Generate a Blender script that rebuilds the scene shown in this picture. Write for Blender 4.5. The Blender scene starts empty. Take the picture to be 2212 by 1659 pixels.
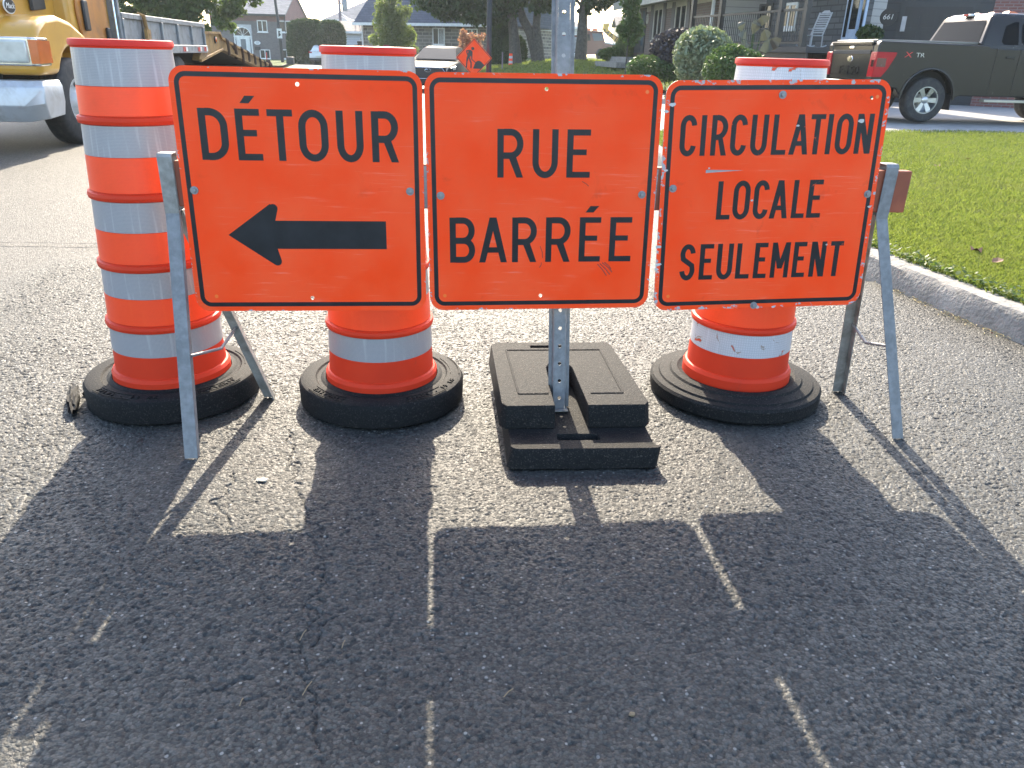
import bpy, bmesh, math, random
import numpy as np
from mathutils import Matrix, Vector
R = math.radians
random.seed(7)
rng = np.random.default_rng(7)
scn = bpy.context.scene
col = scn.collection

# ---------------------------------------------------------------- camera, sky, sun, exposure
CAMH, PITCH, ROLL, FPX, WPX, HPX = 1.25, R(23.26), R(1.64), 1661.0, 2212.0, 1659.0
cd = bpy.data.cameras.new('camera'); cam = bpy.data.objects.new('camera', cd); col.objects.link(cam)
cd.sensor_fit = 'HORIZONTAL'; cd.sensor_width = 36.0; cd.lens = 36.0 * FPX / WPX
cd.clip_start = 0.05; cd.clip_end = 2000
_s, _c = math.sin(ROLL), math.cos(ROLL)
_sp, _cp = math.sin(PITCH), math.cos(PITCH)
right = Vector((_c, _s * _sp, _s * _cp)); up = Vector((-_s, _c * _sp, _c * _cp)); fwd = Vector((0, _cp, -_sp))
cam.matrix_world = Matrix(((right.x, up.x, -fwd.x, 0), (right.y, up.y, -fwd.y, 0), (right.z, up.z, -fwd.z, CAMH), (0, 0, 0, 1)))
scn.camera = cam

SUN_EL, SUN_AZ = R(35.0), R(-6.3)           # azimuth from +Y towards +X
sdir = Vector((math.sin(SUN_AZ) * math.cos(SUN_EL), math.cos(SUN_AZ) * math.cos(SUN_EL), math.sin(SUN_EL)))
w = bpy.data.worlds.new('World'); scn.world = w; w.use_nodes = True
nt = w.node_tree; nt.nodes.clear()
sky = nt.nodes.new('ShaderNodeTexSky'); sky.sky_type = 'NISHITA'; sky.sun_disc = False
sky.sun_elevation = SUN_EL; sky.sun_rotation = SUN_AZ; sky.dust_density = 2.0; sky.air_density = 1.0; sky.ozone_density = .6
bg = nt.nodes.new('ShaderNodeBackground'); bg.inputs[1].default_value = 0.15
wo = nt.nodes.new('ShaderNodeOutputWorld')
nt.links.new(sky.outputs[0], bg.inputs[0]); nt.links.new(bg.outputs[0], wo.inputs[0])
sl = bpy.data.lights.new('sun', 'SUN'); sl.energy = 3.4; sl.angle = R(0.53); sl.color = (1.0, 0.87, 0.68)
so = bpy.data.objects.new('sun', sl); col.objects.link(so); so.rotation_euler = sdir.to_track_quat('Z', 'Y').to_euler()
scn.view_settings.view_transform = 'Standard'; scn.view_settings.look = 'None'
scn.view_settings.exposure = 2.1; scn.view_settings.gamma = 1.0
scn.cycles.max_bounces = 8

# ---------------------------------------------------------------- survey helpers (photo pixel -> place in the world)
def ray(x, y):
    dx, dy = x - WPX / 2, y - HPX / 2
    a, b = (_c * dx + _s * dy) / FPX, (-_s * dx + _c * dy) / FPX
    return (a, _cp - b * _sp, -_sp - b * _cp)
def at(x, y, Y):
    d = ray(x, y); t = Y / d[1]; return Vector((d[0] * t, Y, CAMH + d[2] * t))
def gr(x, y, z=0.0):
    d = ray(x, y); t = (z - CAMH) / d[2]; return Vector((d[0] * t, d[1] * t, z))

# ---------------------------------------------------------------- mesh helpers
class MB:
    def __init__(s): s.v = []; s.f = []; s.m = []
    def add(s, vs, fs, m=0, T=None):
        o = len(s.v)
        s.v += [tuple(T @ Vector(p)) for p in vs] if T is not None else [tuple(p) for p in vs]
        s.f += [tuple(i + o for i in f) for f in fs]; s.m += [m] * len(fs); return s
    def box(s, x0, x1, y0, y1, z0, z1, m=0, T=None):
        v = [(x0, y0, z0), (x1, y0, z0), (x1, y1, z0), (x0, y1, z0), (x0, y0, z1), (x1, y0, z1), (x1, y1, z1), (x0, y1, z1)]
        return s.add(v, [(0, 3, 2, 1), (4, 5, 6, 7), (0, 1, 5, 4), (1, 2, 6, 5), (2, 3, 7, 6), (3, 0, 4, 7)], m, T)
    def prism(s, poly, lo, hi, axis='y', m=0, T=None):
        n = len(poly)
        def P(a, b, c): return {'y': (a, c, b), 'x': (c, a, b), 'z': (a, b, c)}[axis]
        v = [P(a, b, lo) for a, b in poly] + [P(a, b, hi) for a, b in poly]
        f = [tuple(range(n - 1, -1, -1)), tuple(range(n, 2 * n))] + [(i, (i + 1) % n, (i + 1) % n + n, i + n) for i in range(n)]
        return s.add(v, f, m, T)
    def tube(s, pts, r, n=8, m=0, T=None, caps=True):
        pts = [Vector(p) for p in pts]; rs = r if isinstance(r, (list, tuple)) else [r] * len(pts)
        v = []; f = []
        for i, p in enumerate(pts):
            t = (pts[min(i + 1, len(pts) - 1)] - pts[max(i - 1, 0)]).normalized()
            a = t.orthogonal().normalized() if i == 0 else (pa - t * pa.dot(t)).normalized()
            pa = a; b = t.cross(a)
            v += [p + (a * math.cos(2 * math.pi * k / n) + b * math.sin(2 * math.pi * k / n)) * rs[i] for k in range(n)]
        for i in range(len(pts) - 1):
            f += [(i * n + k, i * n + (k + 1) % n, (i + 1) * n + (k + 1) % n, (i + 1) * n + k) for k in range(n)]
        if caps: f += [tuple(range(n - 1, -1, -1)), tuple(range((len(pts) - 1) * n, len(pts) * n))]
        return s.add(v, f, m, T)
    def lathe(s, prof, n=48, m=0, T=None, closed=False):
        v = []; f = []
        for r_, z in prof: v += [(r_ * math.cos(2 * math.pi * k / n), r_ * math.sin(2 * math.pi * k / n), z) for k in range(n)]
        L = len(prof)
        for i in range(L if closed else L - 1):
            j = (i + 1) % L
            f += [(i * n + k, i * n + (k + 1) % n, j * n + (k + 1) % n, j * n + k) for k in range(n)]
        return s.add(v, f, m, T)
    def loft(s, secs, m=0, T=None, caps=True, ring=True):
        n = len(secs[0]); v = [p for q in secs for p in q]; f = []
        for i in range(len(secs) - 1):
            for k in range(n if ring else n - 1):
                f.append((i * n + k, i * n + (k + 1) % n, (i + 1) * n + (k + 1) % n, (i + 1) * n + k))
        if caps: f += [tuple(range(n - 1, -1, -1)), tuple(range((len(secs) - 1) * n, len(secs) * n))]
        return s.add(v, f, m, T)

def tag(o, label=None, cat=None, group=None, kind=None):
    if label: o['label'] = label
    if cat: o['category'] = cat
    if group: o['group'] = group
    if kind: o['kind'] = kind
    return o
def obj(name, mb, mats, parent=None, smooth=30, bevel=0, seg=2, loc=None, fix=True):
    me = bpy.data.meshes.new(name); me.from_pydata(mb.v, [], mb.f)
    mats = mats if isinstance(mats, (list, tuple)) else [mats]
    for m in mats: me.materials.append(m)
    if len(mats) > 1: me.polygons.foreach_set('material_index', mb.m)
    if fix:
        bm = bmesh.new(); bm.from_mesh(me); bmesh.ops.recalc_face_normals(bm, faces=bm.faces); bm.to_mesh(me); bm.free()
    if smooth:
        me.polygons.foreach_set('use_smooth', [True] * len(me.polygons)); me.set_sharp_from_angle(angle=R(smooth))
    me.update()
    o = bpy.data.objects.new(name, me); col.objects.link(o)
    if parent: o.parent = parent
    if loc: o.location = loc
    if bevel:
        b = o.modifiers.new('bevel', 'BEVEL'); b.width = bevel; b.segments = seg; b.limit_method = 'ANGLE'; b.angle_limit = R(40)
    return o
def empty(name, loc, rz=0, label=None, cat=None, group=None):
    o = bpy.data.objects.new(name, None); col.objects.link(o); o.location = loc; o.rotation_euler = (0, 0, rz); o.empty_display_size = 0.1
    return tag(o, label, cat, group)
def copy_tree(o, parent=None):
    c = o.copy(); col.objects.link(c)
    if parent: c.parent = parent
    for ch in list(o.children): copy_tree(ch, c)
    return c
def fast_mesh(name, V, F4, mat, parent=None, tri=False, smooth=False):
    V = np.asarray(V, np.float32); F4 = np.asarray(F4, np.int32); k = F4.shape[1]
    me = bpy.data.meshes.new(name); me.vertices.add(len(V)); me.vertices.foreach_set('co', V.ravel())
    me.loops.add(F4.size); me.loops.foreach_set('vertex_index', F4.ravel())
    me.polygons.add(len(F4)); me.polygons.foreach_set('loop_start', np.arange(0, F4.size, k, dtype=np.int32))
    me.polygons.foreach_set('loop_total', np.full(len(F4), k, np.int32))
    if smooth: me.polygons.foreach_set('use_smooth', np.ones(len(F4), bool))
    me.materials.append(mat); me.update(calc_edges=True)
    o = bpy.data.objects.new(name, me); col.objects.link(o)
    if parent: o.parent = parent
    return o
def text(name, body, size, mat, parent=None, T=None, shear=0, depth=0.002, align='CENTER', xs=1.0):
    cu = bpy.data.curves.new(name, 'FONT'); cu.body = body; cu.size = size; cu.align_x = align; cu.align_y = 'CENTER'
    cu.shear = shear; cu.extrude = depth; cu.resolution_u = 3
    o = bpy.data.objects.new(name, cu); col.objects.link(o)
    bpy.context.view_layer.update()
    me = bpy.data.meshes.new_from_object(o.evaluated_get(bpy.context.evaluated_depsgraph_get()))
    bpy.data.objects.remove(o); bpy.data.curves.remove(cu)
    if xs != 1.0: me.transform(Matrix.Diagonal((xs, 1, 1, 1)))
    if T is not None: me.transform(T)
    me.materials.clear(); me.materials.append(mat)
    o = bpy.data.objects.new(name, me); col.objects.link(o)
    if parent: o.parent = parent
    return o
FACE = Matrix.Rotation(R(90), 4, 'X')        # text lying in XY -> standing, read from -Y
def MT(x, y, z): return Matrix.Translation((x, y, z))

# ---------------------------------------------------------------- materials
def nodes(name):
    m = bpy.data.materials.new(name); m.use_nodes = True; t = m.node_tree
    return m, t, t.nodes['Principled BSDF'], t.nodes['Material Output']
def N(t, typ, **kw):
    n = t.nodes.new(typ)
    for k, v in kw.items():
        if k.startswith('i_'): n.inputs[int(k[2:]) if k[2:].isdigit() else k[2:].replace('_', ' ')].default_value = v
        else: setattr(n, k, v)
    return n
def rgb(c): return (c[0], c[1], c[2], 1) if len(c) == 3 else c
def mixc(t, fac, a, b, blend='MIX'):
    n = t.nodes.new('ShaderNodeMix'); n.data_type = 'RGBA'; n.blend_type = blend
    for s, v in ((n.inputs[0], fac), (n.inputs[6], a), (n.inputs[7], b)):
        if hasattr(v, 'links') or isinstance(v, bpy.types.NodeSocket): t.links.new(v, s)
        elif isinstance(v, (int, float)): s.default_value = v
        else: s.default_value = rgb(v)
    return n.outputs[2]
def math_(t, op, a, b=None, c=None, clamp=False):
    n = t.nodes.new('ShaderNodeMath'); n.operation = op; n.use_clamp = clamp
    for i, v in enumerate((a, b, c)):
        if v is None: continue
        if isinstance(v, bpy.types.NodeSocket): t.links.new(v, n.inputs[i])
        else: n.inputs[i].default_value = v
    return n.outputs[0]
def ramp(t, fac, lo, hi):
    n = t.nodes.new('ShaderNodeMapRange'); t.links.new(fac, n.inputs[0]); n.inputs[1].default_value = lo; n.inputs[2].default_value = hi
    n.clamp = True; return n.outputs[0]
def noise(t, scale, co=None, detail=4, rough=.55, dist=0.0):
    n = N(t, 'ShaderNodeTexNoise'); n.inputs['Scale'].default_value = scale; n.inputs['Detail'].default_value = detail
    n.inputs['Roughness'].default_value = rough; n.inputs['Distortion'].default_value = dist
    if co is not None: t.links.new(co, n.inputs['Vector'])
    return n.outputs[0]
def coords(t, kind='Object'): return t.nodes.new('ShaderNodeTexCoord').outputs[kind]
def bump(t, bs, h, strength, dist):
    n = N(t, 'ShaderNodeBump'); n.inputs['Strength'].default_value = strength; n.inputs['Distance'].default_value = dist
    t.links.new(h, n.inputs['Height']); t.links.new(n.outputs[0], bs.inputs['Normal']); return n
def mat(name, c, rough=.6, metal=0.0, var=.12, vs=6.0, c2=None, cs=3.0, cl=(.45, .65), bmp=0.0, bs_=60.0, bd=.002, spec=.5, coat=0.0, rvar=.1):
    m, t, b, o = nodes(name); co = coords(t)
    n1 = noise(t, vs, co)
    dark = tuple(x * (1 - var) for x in c); lite = tuple(min(1, x * (1 + var)) for x in c)
    cc = mixc(t, ramp(t, n1, .3, .7), dark, lite)
    if c2:
        n2 = noise(t, cs, co, 6, .65, .4); cc = mixc(t, ramp(t, n2, *cl), cc, c2)
    t.links.new(cc, b.inputs['Base Color'])
    b.inputs['Metallic'].default_value = metal; b.inputs['Specular IOR Level'].default_value = spec; b.inputs['Coat Weight'].default_value = coat
    r = N(t, 'ShaderNodeMapRange'); t.links.new(n1, r.inputs[0]); r.inputs[3].default_value = max(0, rough - rvar); r.inputs[4].default_value = min(1, rough + rvar)
    t.links.new(r.outputs[0], b.inputs['Roughness'])
    if bmp: bump(t, b, noise(t, bs_, co, 3), bmp, bd)
    return m
def leaf_mat(name, c, c2, tr=.45, rough=.55, spec=.35):
    m, t, b, o = nodes(name)
    g = t.nodes.new('ShaderNodeNewGeometry')
    cc = mixc(t, g.outputs['Random Per Island'], c, c2)
    t.links.new(cc, b.inputs['Base Color']); b.inputs['Roughness'].default_value = rough; b.inputs['Specular IOR Level'].default_value = spec
    tl = t.nodes.new('ShaderNodeBsdfTranslucent'); t.links.new(mixc(t, .5, cc, (c2[0] * 1.3, c2[1] * 1.4, c2[2] * .6)), tl.inputs[0])
    mx = t.nodes.new('ShaderNodeMixShader'); mx.inputs[0].default_value = tr
    t.links.new(b.outputs[0], mx.inputs[1]); t.links.new(tl.outputs[0], mx.inputs[2]); t.links.new(mx.outputs[0], o.inputs[0])
    return m
def glass_mat(name, c=(.012, .015, .018), rough=.05, spec=.5, coat=0.0):
    m, t, b, o = nodes(name); b.inputs['Base Color'].default_value = rgb(c); b.inputs['Roughness'].default_value = rough
    b.inputs['Specular IOR Level'].default_value = spec; b.inputs['Coat Weight'].default_value = coat
    return m
def masonry(name, c1, c2, mortar, w, h, ms=.01, rough=.85, offs=.5, bmp=.5):
    m, t, b, o = nodes(name); co = coords(t)
    sp = t.nodes.new('ShaderNodeSeparateXYZ'); t.links.new(co, sp.inputs[0])
    cb = t.nodes.new('ShaderNodeCombineXYZ'); t.links.new(math_(t, 'ADD', sp.outputs[0], sp.outputs[1]), cb.inputs[0]); t.links.new(sp.outputs[2], cb.inputs[1])
    br = N(t, 'ShaderNodeTexBrick'); t.links.new(cb.outputs[0], br.inputs['Vector']); br.offset = offs
    br.inputs['Color1'].default_value = rgb(c1); br.inputs['Color2'].default_value = rgb(c2); br.inputs['Mortar'].default_value = rgb(mortar)
    br.inputs['Scale'].default_value = 1.0; br.inputs['Mortar Size'].default_value = ms; br.inputs['Brick Width'].default_value = w; br.inputs['Row Height'].default_value = h
    t.links.new(mixc(t, .35, br.outputs[0], mixc(t, noise(t, 3, co), (.3, .3, .3), (1.6, 1.6, 1.6)), 'MULTIPLY'), b.inputs['Base Color']); b.inputs['Roughness'].default_value = rough
    bump(t, b, math_(t, 'SUBTRACT', 1.0, br.outputs[1]), bmp, .01)
    return m
def siding(name, c, pitch, rough=.6, var=.08):
    m, t, b, o = nodes(name); co = coords(t)
    sp = t.nodes.new('ShaderNodeSeparateXYZ'); t.links.new(co, sp.inputs[0])
    fr = math_(t, 'FRACT', math_(t, 'DIVIDE', sp.outputs[2], pitch))
    n1 = noise(t, 4, co)
    cc = mixc(t, n1, tuple(x * (1 - var) for x in c), tuple(x * (1 + var) for x in c))
    cc = mixc(t, math_(t, 'LESS_THAN', fr, .07), cc, tuple(x * .35 for x in c))
    t.links.new(cc, b.inputs['Base Color']); b.inputs['Roughness'].default_value = rough
    bump(t, b, math_(t, 'SUBTRACT', 1.0, fr), .6, pitch * .12)
    return m

M = {}
# --- road works
def sign_orange(name, chips, dirt):
    m, t, b, o = nodes(name); co = coords(t)
    sp = t.nodes.new('ShaderNodeSeparateXYZ'); t.links.new(co, sp.inputs[0])
    big = noise(t, 5, co, 3); fine = noise(t, 60, co, 3)
    cc = mixc(t, ramp(t, big, .35, .7), (1.0, .064, .008), (1.0, .102, .028))
    # scuffs: stretched noise
    mp = N(t, 'ShaderNodeMapping'); t.links.new(co, mp.inputs[0]); mp.inputs['Rotation'].default_value = (0, .6, 0); mp.inputs['Scale'].default_value = (5, 1, 90)
    sc = ramp(t, noise(t, 1.2, mp.outputs[0], 5, .6), .58, .70)
    cc = mixc(t, math_(t, 'MULTIPLY', math_(t, 'MULTIPLY', sc, ramp(t, big, .40, .62)), .8), cc, (1.0, .22, .14))
    # grime low on the panel and in blotches
    gm = math_(t, 'MULTIPLY', ramp(t, noise(t, 9, co, 7, .7, .6), .60, .76), dirt)
    cc = mixc(t, gm, cc, (.46, .05, .022))
    # bare metal where the edge is knocked
    ed = math_(t, 'MAXIMUM', math_(t, 'ABSOLUTE', sp.outputs[0]), math_(t, 'ABSOLUTE', sp.outputs[2]))
    ch = math_(t, 'MULTIPLY', ramp(t, ed, .352, .376), ramp(t, noise(t, 34, co, 5, .7), .5, .62))
    ch = math_(t, 'GREATER_THAN', ch, 1.0 - chips)
    cc = mixc(t, ch, cc, (.42, .42, .43))
    t.links.new(cc, b.inputs['Base Color'])
    b.inputs['Roughness'].default_value = .42; b.inputs['Specular IOR Level'].default_value = .14
    bump(t, b, noise(t, 7, co, 2), .12, .01)
    return m
def sign_black(name, wear):
    m, t, b, o = nodes(name); co = coords(t)
    cc = mixc(t, ramp(t, noise(t, 14, co), .35, .7), (.008, .010, .013), (.016, .019, .024))
    wr = math_(t, 'MULTIPLY', ramp(t, noise(t, 30, co, 6, .75, .8), .70 - wear, .73 - wear), ramp(t, noise(t, 6, co, 2), .5, .56))
    cc = mixc(t, wr, cc, (.9, .10, .03))
    t.links.new(cc, b.inputs['Base Color']); b.inputs['Roughness'].default_value = .35; b.inputs['Specular IOR Level'].default_value = .3
    return m
M['alu'] = mat('sign_aluminium', (.34, .34, .34), .45, .6, .15, 20)
M['alu_back'] = mat('sign_back', (.40, .41, .42), .5, .5, .15, 12)
M['galv'] = mat('galvanised_steel', (.20, .205, .21), .55, .15, .22, 45, c2=(.14, .145, .15), cs=18, cl=(.5, .7), bmp=.15, bs_=90)
M['galv2'] = mat('weathered_galvanised_steel', (.30, .295, .275), .6, .35, .25, 30, c2=(.17, .16, .14), cs=14, cl=(.5, .7), bmp=.2, bs_=90)
M['bolt'] = mat('zinc_bolt', (.24, .245, .25), .45, .4, .1, 30)
M['plank'] = mat('faded_orange_plank', (.27, .075, .036), .7, 0, .2, 7, c2=(.23, .06, .035), cs=9, cl=(.52, .75), bmp=.3, bs_=40)
def barrel_plastic(name, c):
    m, t, b, o = nodes(name); co = coords(t)
    cc = mixc(t, ramp(t, noise(t, 6, co), .3, .7), c, (c[0] * .88, c[1] * .8, c[2] * .8))
    gm = ramp(t, noise(t, 11, co, 7, .72, .5), .60, .8)
    cc = mixc(t, math_(t, 'MULTIPLY', gm, .7), cc, (.30, .055, .035))
    t.links.new(cc, b.inputs['Base Color']); b.inputs['Roughness'].default_value = .55; b.inputs['Specular IOR Level'].default_value = .22
    bump(t, b, noise(t, 26, co, 3), .08, .004)
    tl = t.nodes.new('ShaderNodeBsdfTranslucent'); tl.inputs[0].default_value = (1.0, .13, .03, 1)
    mx = t.nodes.new('ShaderNodeMixShader'); mx.inputs[0].default_value = .10
    t.links.new(b.outputs[0], mx.inputs[1]); t.links.new(tl.outputs[0], mx.inputs[2]); t.links.new(mx.outputs[0], o.inputs[0])
    return m
M['barrel'] = barrel_plastic('orange_polyethylene', (.66, .046, .014))
M['barrel_rim'] = barrel_plastic('orange_polyethylene_rim', (.62, .048, .035))
def sheet(name, base, dark, hexs, peel=0.0, painted_glint=.4):
    m, t, b, o = nodes(name); co = coords(t)
    sp = t.nodes.new('ShaderNodeSeparateXYZ'); t.links.new(co, sp.inputs[0])
    ang = math_(t, 'ARCTAN2', sp.outputs[1], sp.outputs[0])
    cb = t.nodes.new('ShaderNodeCombineXYZ'); t.links.new(math_(t, 'MULTIPLY', ang, .2), cb.inputs[0]); t.links.new(sp.outputs[2], cb.inputs[1])
    vo = N(t, 'ShaderNodeTexVoronoi', feature='DISTANCE_TO_EDGE'); t.links.new(cb.outputs[0], vo.inputs['Vector']); vo.inputs['Scale'].default_value = hexs; vo.inputs['Randomness'].default_value = .25
    cc = mixc(t, ramp(t, vo.outputs[0], .02, .16), dark, base)
    mp = N(t, 'ShaderNodeMapping'); t.links.new(cb.outputs[0], mp.inputs[0]); mp.inputs['Scale'].default_value = (55, 4, 1)
    st = ramp(t, noise(t, 1.0, mp.outputs[0], 3, .5), .56, .74)
    cc = mixc(t, math_(t, 'MULTIPLY', st, painted_glint), cc, tuple(min(1, x * 1.7) for x in base))  # upright specular glints painted into the colour as lighter streaks
    gm = ramp(t, noise(t, 9, co, 6, .7), .52, .8); cc = mixc(t, math_(t, 'MULTIPLY', gm, .3), cc, tuple(x * .6 for x in base))
    if peel:
        pn = math_(t, 'GREATER_THAN', noise(t, 16, co, 5, .6, .8), .70 - peel)
        rim = math_(t, 'GREATER_THAN', noise(t, 16, co, 5, .6, .8), .67 - peel)
        cc = mixc(t, rim, cc, (.30, .24, .20)); cc = mixc(t, pn, cc, (.62, .06, .02))
    t.links.new(cc, b.inputs['Base Color']); b.inputs['Roughness'].default_value = .38; b.inputs['Metallic'].default_value = .15; b.inputs['Specular IOR Level'].default_value = .5
    bump(t, b, vo.outputs[0], .15, .001)
    return m
M['white_sheet'] = sheet('silver_reflective_sheet', (.36, .355, .365), (.20, .20, .215), 230)
M['white_sheet_worn'] = sheet('worn_white_reflective_sheet', (.52, .52, .55), (.40, .40, .43), 110, peel=.035, painted_glint=.2)
M['orange_sheet'] = sheet('orange_reflective_sheet', (1.0, .078, .016), (.88, .058, .011), 230, painted_glint=.12)
M['rubber'] = mat('recycled_rubber', (.0085, .009, .0095), .75, 0, .35, 120, c2=(.050, .047, .043), cs=170, cl=(.55, .68), bmp=.8, bs_=170, bd=.002, spec=.16)
M['rubber_worn'] = mat('dusty_recycled_rubber', (.0105, .011, .0115), .78, 0, .3, 60, c2=(.080, .073, .062), cs=190, cl=(.56, .68), bmp=1.0, bs_=150, bd=.003, spec=.18)
# --- general
M['black'] = mat('black_paint', (.012, .012, .014), .4)
M['black_trim'] = mat('black_trim', (.02, .02, .022), .55)
M['dark'] = mat('underbody', (.012, .012, .013), .8)
M['chrome'] = mat('chrome', (.75, .76, .78), .15, 1, .05)
M['white'] = mat('white_paint', (.78, .78, .76), .5)
M['tyre'] = mat('tyre_rubber', (.022, .022, .023), .75, 0, .25, 20, c2=(.05, .047, .042), cs=10, bmp=.3)
M['glass'] = glass_mat('window_glass')
M['glass_dark'] = glass_mat('tinted_glass', (.005, .006, .007), .04, .05)
M['glass_l'] = glass_mat('window_glass_bright', (.10, .13, .16), .08)
M['red_lens'] = mat('red_lens', (.36, .006, .014), .25, spec=.3)
M['amber'] = mat('amber_lens', (.62, .13, .02), .25, coat=1)
M['clear_lens'] = mat('clear_lens', (.55, .55, .5), .15, coat=1, var=.2)
M['bark'] = mat('bark', (.085, .075, .065), .95, 0, .4, 9, bmp=1, bs_=18, bd=.03)
M['concrete'] = mat('concrete', (.235, .225, .205), .92, 0, .25, 7, c2=(.13, .125, .112), cs=22, cl=(.52, .70), bmp=1.0, bs_=48, bd=.010, spec=.25)
M['pole'] = mat('dark_steel_pole', (.03, .034, .04), .5, .3)
M['wood_pole'] = mat('weathered_wood_pole', (.2, .17, .19), .9)

def asphalt(name, dark, light, bright, bs, fine=True):
    m, t, b, o = nodes(name); co = coords(t)
    v1 = N(t, 'ShaderNodeTexVoronoi'); t.links.new(co, v1.inputs['Vector']); v1.inputs['Scale'].default_value = 110
    v2 = N(t, 'ShaderNodeTexVoronoi'); t.links.new(co, v2.inputs['Vector']); v2.inputs['Scale'].default_value = 260
    r1 = t.nodes.new('ShaderNodeSeparateColor'); t.links.new(v1.outputs['Color'], r1.inputs[0])
    r2 = t.nodes.new('ShaderNodeSeparateColor'); t.links.new(v2.outputs['Color'], r2.inputs[0])
    big = noise(t, .9, co, 5, .6); mid = noise(t, 14, co, 4)
    cc = mixc(t, math_(t, 'POWER', r1.outputs[0], 2.0), dark, light)
    cc = mixc(t, .3, cc, mixc(t, math_(t, 'POWER', r2.outputs[1], 2.0), dark, light))
    cc = mixc(t, ramp(t, v1.outputs['Distance'], .52, .8), cc, tuple(x * .6 for x in dark))
    st = math_(t, 'MULTIPLY', math_(t, 'GREATER_THAN', r1.outputs[1], .978), math_(t, 'LESS_THAN', v1.outputs['Distance'], .42))
    cc = mixc(t, math_(t, 'MULTIPLY', st, .75), cc, bright)
    cc = mixc(t, math_(t, 'MULTIPLY', ramp(t, big, .3, .75), .5), cc, mixc(t, .5, cc, light))
    cc = mixc(t, math_(t, 'MULTIPLY', ramp(t, mid, .55, .75), .35), cc, dark)
    cc = mixc(t, math_(t, 'MULTIPLY', ramp(t, noise(t, .55, co, 6, .6, .8), .50, .62), .22), cc, tuple(x * .5 for x in dark))
    t.links.new(cc, b.inputs['Base Color'])
    rr = N(t, 'ShaderNodeMapRange'); t.links.new(r1.outputs[2], rr.inputs[0]); rr.inputs[3].default_value = .5; rr.inputs[4].default_value = .85
    t.links.new(rr.outputs[0], b.inputs['Roughness']); b.inputs['Specular IOR Level'].default_value = .5
    h = math_(t, 'ADD', math_(t, 'MULTIPLY', v1.outputs['Distance'], -1.0), math_(t, 'MULTIPLY', r1.outputs[1], .6))
    h = math_(t, 'ADD', h, math_(t, 'MULTIPLY', v2.outputs['Distance'], -.4))
    h = math_(t, 'ADD', h, math_(t, 'MULTIPLY', noise(t, 170, co, 3, .6), .9))
    bump(t, b, h, bs, .004)
    return m
M['asphalt'] = asphalt('asphalt', (.0130, .0138, .0128), (.078, .080, .072), (.24, .24, .22), .7)
M['asphalt_far'] = asphalt('asphalt_worn', (.034, .033, .029), (.090, .086, .076), (.26, .26, .24), .9)
M['asphalt_drive'] = mat('driveway_concrete', (.30, .29, .275), .85, 0, .15, 3, c2=(.22, .21, .2), cs=5, bmp=.2)
M['crack'] = mat('crack_filler', (.012, .012, .012), .9)
M['soil'] = mat('soil', (.05, .042, .03), .95, 0, .3, 8, bmp=.6)
def turf(name, c, c2, sc=3.0):
    m, t, b, o = nodes(name); co = coords(t)
    cc = mixc(t, ramp(t, noise(t, sc, co, 6, .7), .35, .65), c, c2); cc = mixc(t, noise(t, 90, co, 3), mixc(t, .5, cc, (.02, .03, .008)), cc)
    t.links.new(cc, b.inputs['Base Color']); b.inputs['Roughness'].default_value = .9; b.inputs['Specular IOR Level'].default_value = .2
    bump(t, b, noise(t, 60, co, 4, .7), 1.0, .03); return m
M['turf'] = turf('turf', (.060, .105, .020), (.085, .120, .026))
M['blade'] = leaf_mat('grass_blade', (.085, .140, .022), (.190, .215, .060), .45)
def patchy(m, dry, sc, lo, hi):
    t = m.node_tree; b = t.nodes['Principled BSDF']; l = b.inputs['Base Color'].links[0]; src = l.from_socket; co = coords(t)
    cc = mixc(t, math_(t, 'MULTIPLY', ramp(t, noise(t, sc, co, 5, .65), lo, hi), .75), src, dry); t.links.new(cc, b.inputs['Base Color'])
patchy(M['blade'], (.20, .18, .085), 1.6, .48, .66)

# ================================================================ SETTING
def sheetmesh(name, poly, z, m, kind='structure'):
    mb = MB(); mb.add([(x, y, z) for x, y in poly], [tuple(range(len(poly)))])
    return tag(obj(name, mb, m, smooth=0), kind=kind)
sheetmesh('ground', [(-700, -60), (700, -60), (700, 1200), (-700, 1200)], -.05, M['turf'])
# kerb line (foot of the face), from behind the camera to the driveway
KERB = [(9.0, -.9), (6.2, -.2), (4.6, .6), (3.6, 1.55), (2.95, 2.55), (2.62, 3.25), (2.511, 3.577), (2.425, 3.886), (2.335, 4.293), (2.226, 4.779), (2.10, 5.6), (1.98, 6.8), (1.86, 8.3), (1.78, 9.8), (1.76, 11.4), (1.82, 12.6), (2.05, 13.3), (2.5, 13.75)]
def kx(Y):
    for (xa, ya), (xb, yb) in zip(KERB, KERB[1:]):
        if ya <= Y <= yb: return xa + (xb - xa) * (Y - ya) / (yb - ya)
    return KERB[-1][0] if Y > KERB[-1][1] else KERB[0][0]
road_poly = [(-40, -20), (30, -20), (30, -1.0)] + [(x + .05, y) for x, y in KERB] + [(3.2, 14.2), (3.4, 26.6), (-1.9, 27.2), (-7.4, 60), (-9, 86), (-26, 96), (-22.0, 84), (-14.5, 50.5), (-40, 50)]
sheetmesh('road', road_poly, -.02, M['asphalt_far'])

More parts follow.
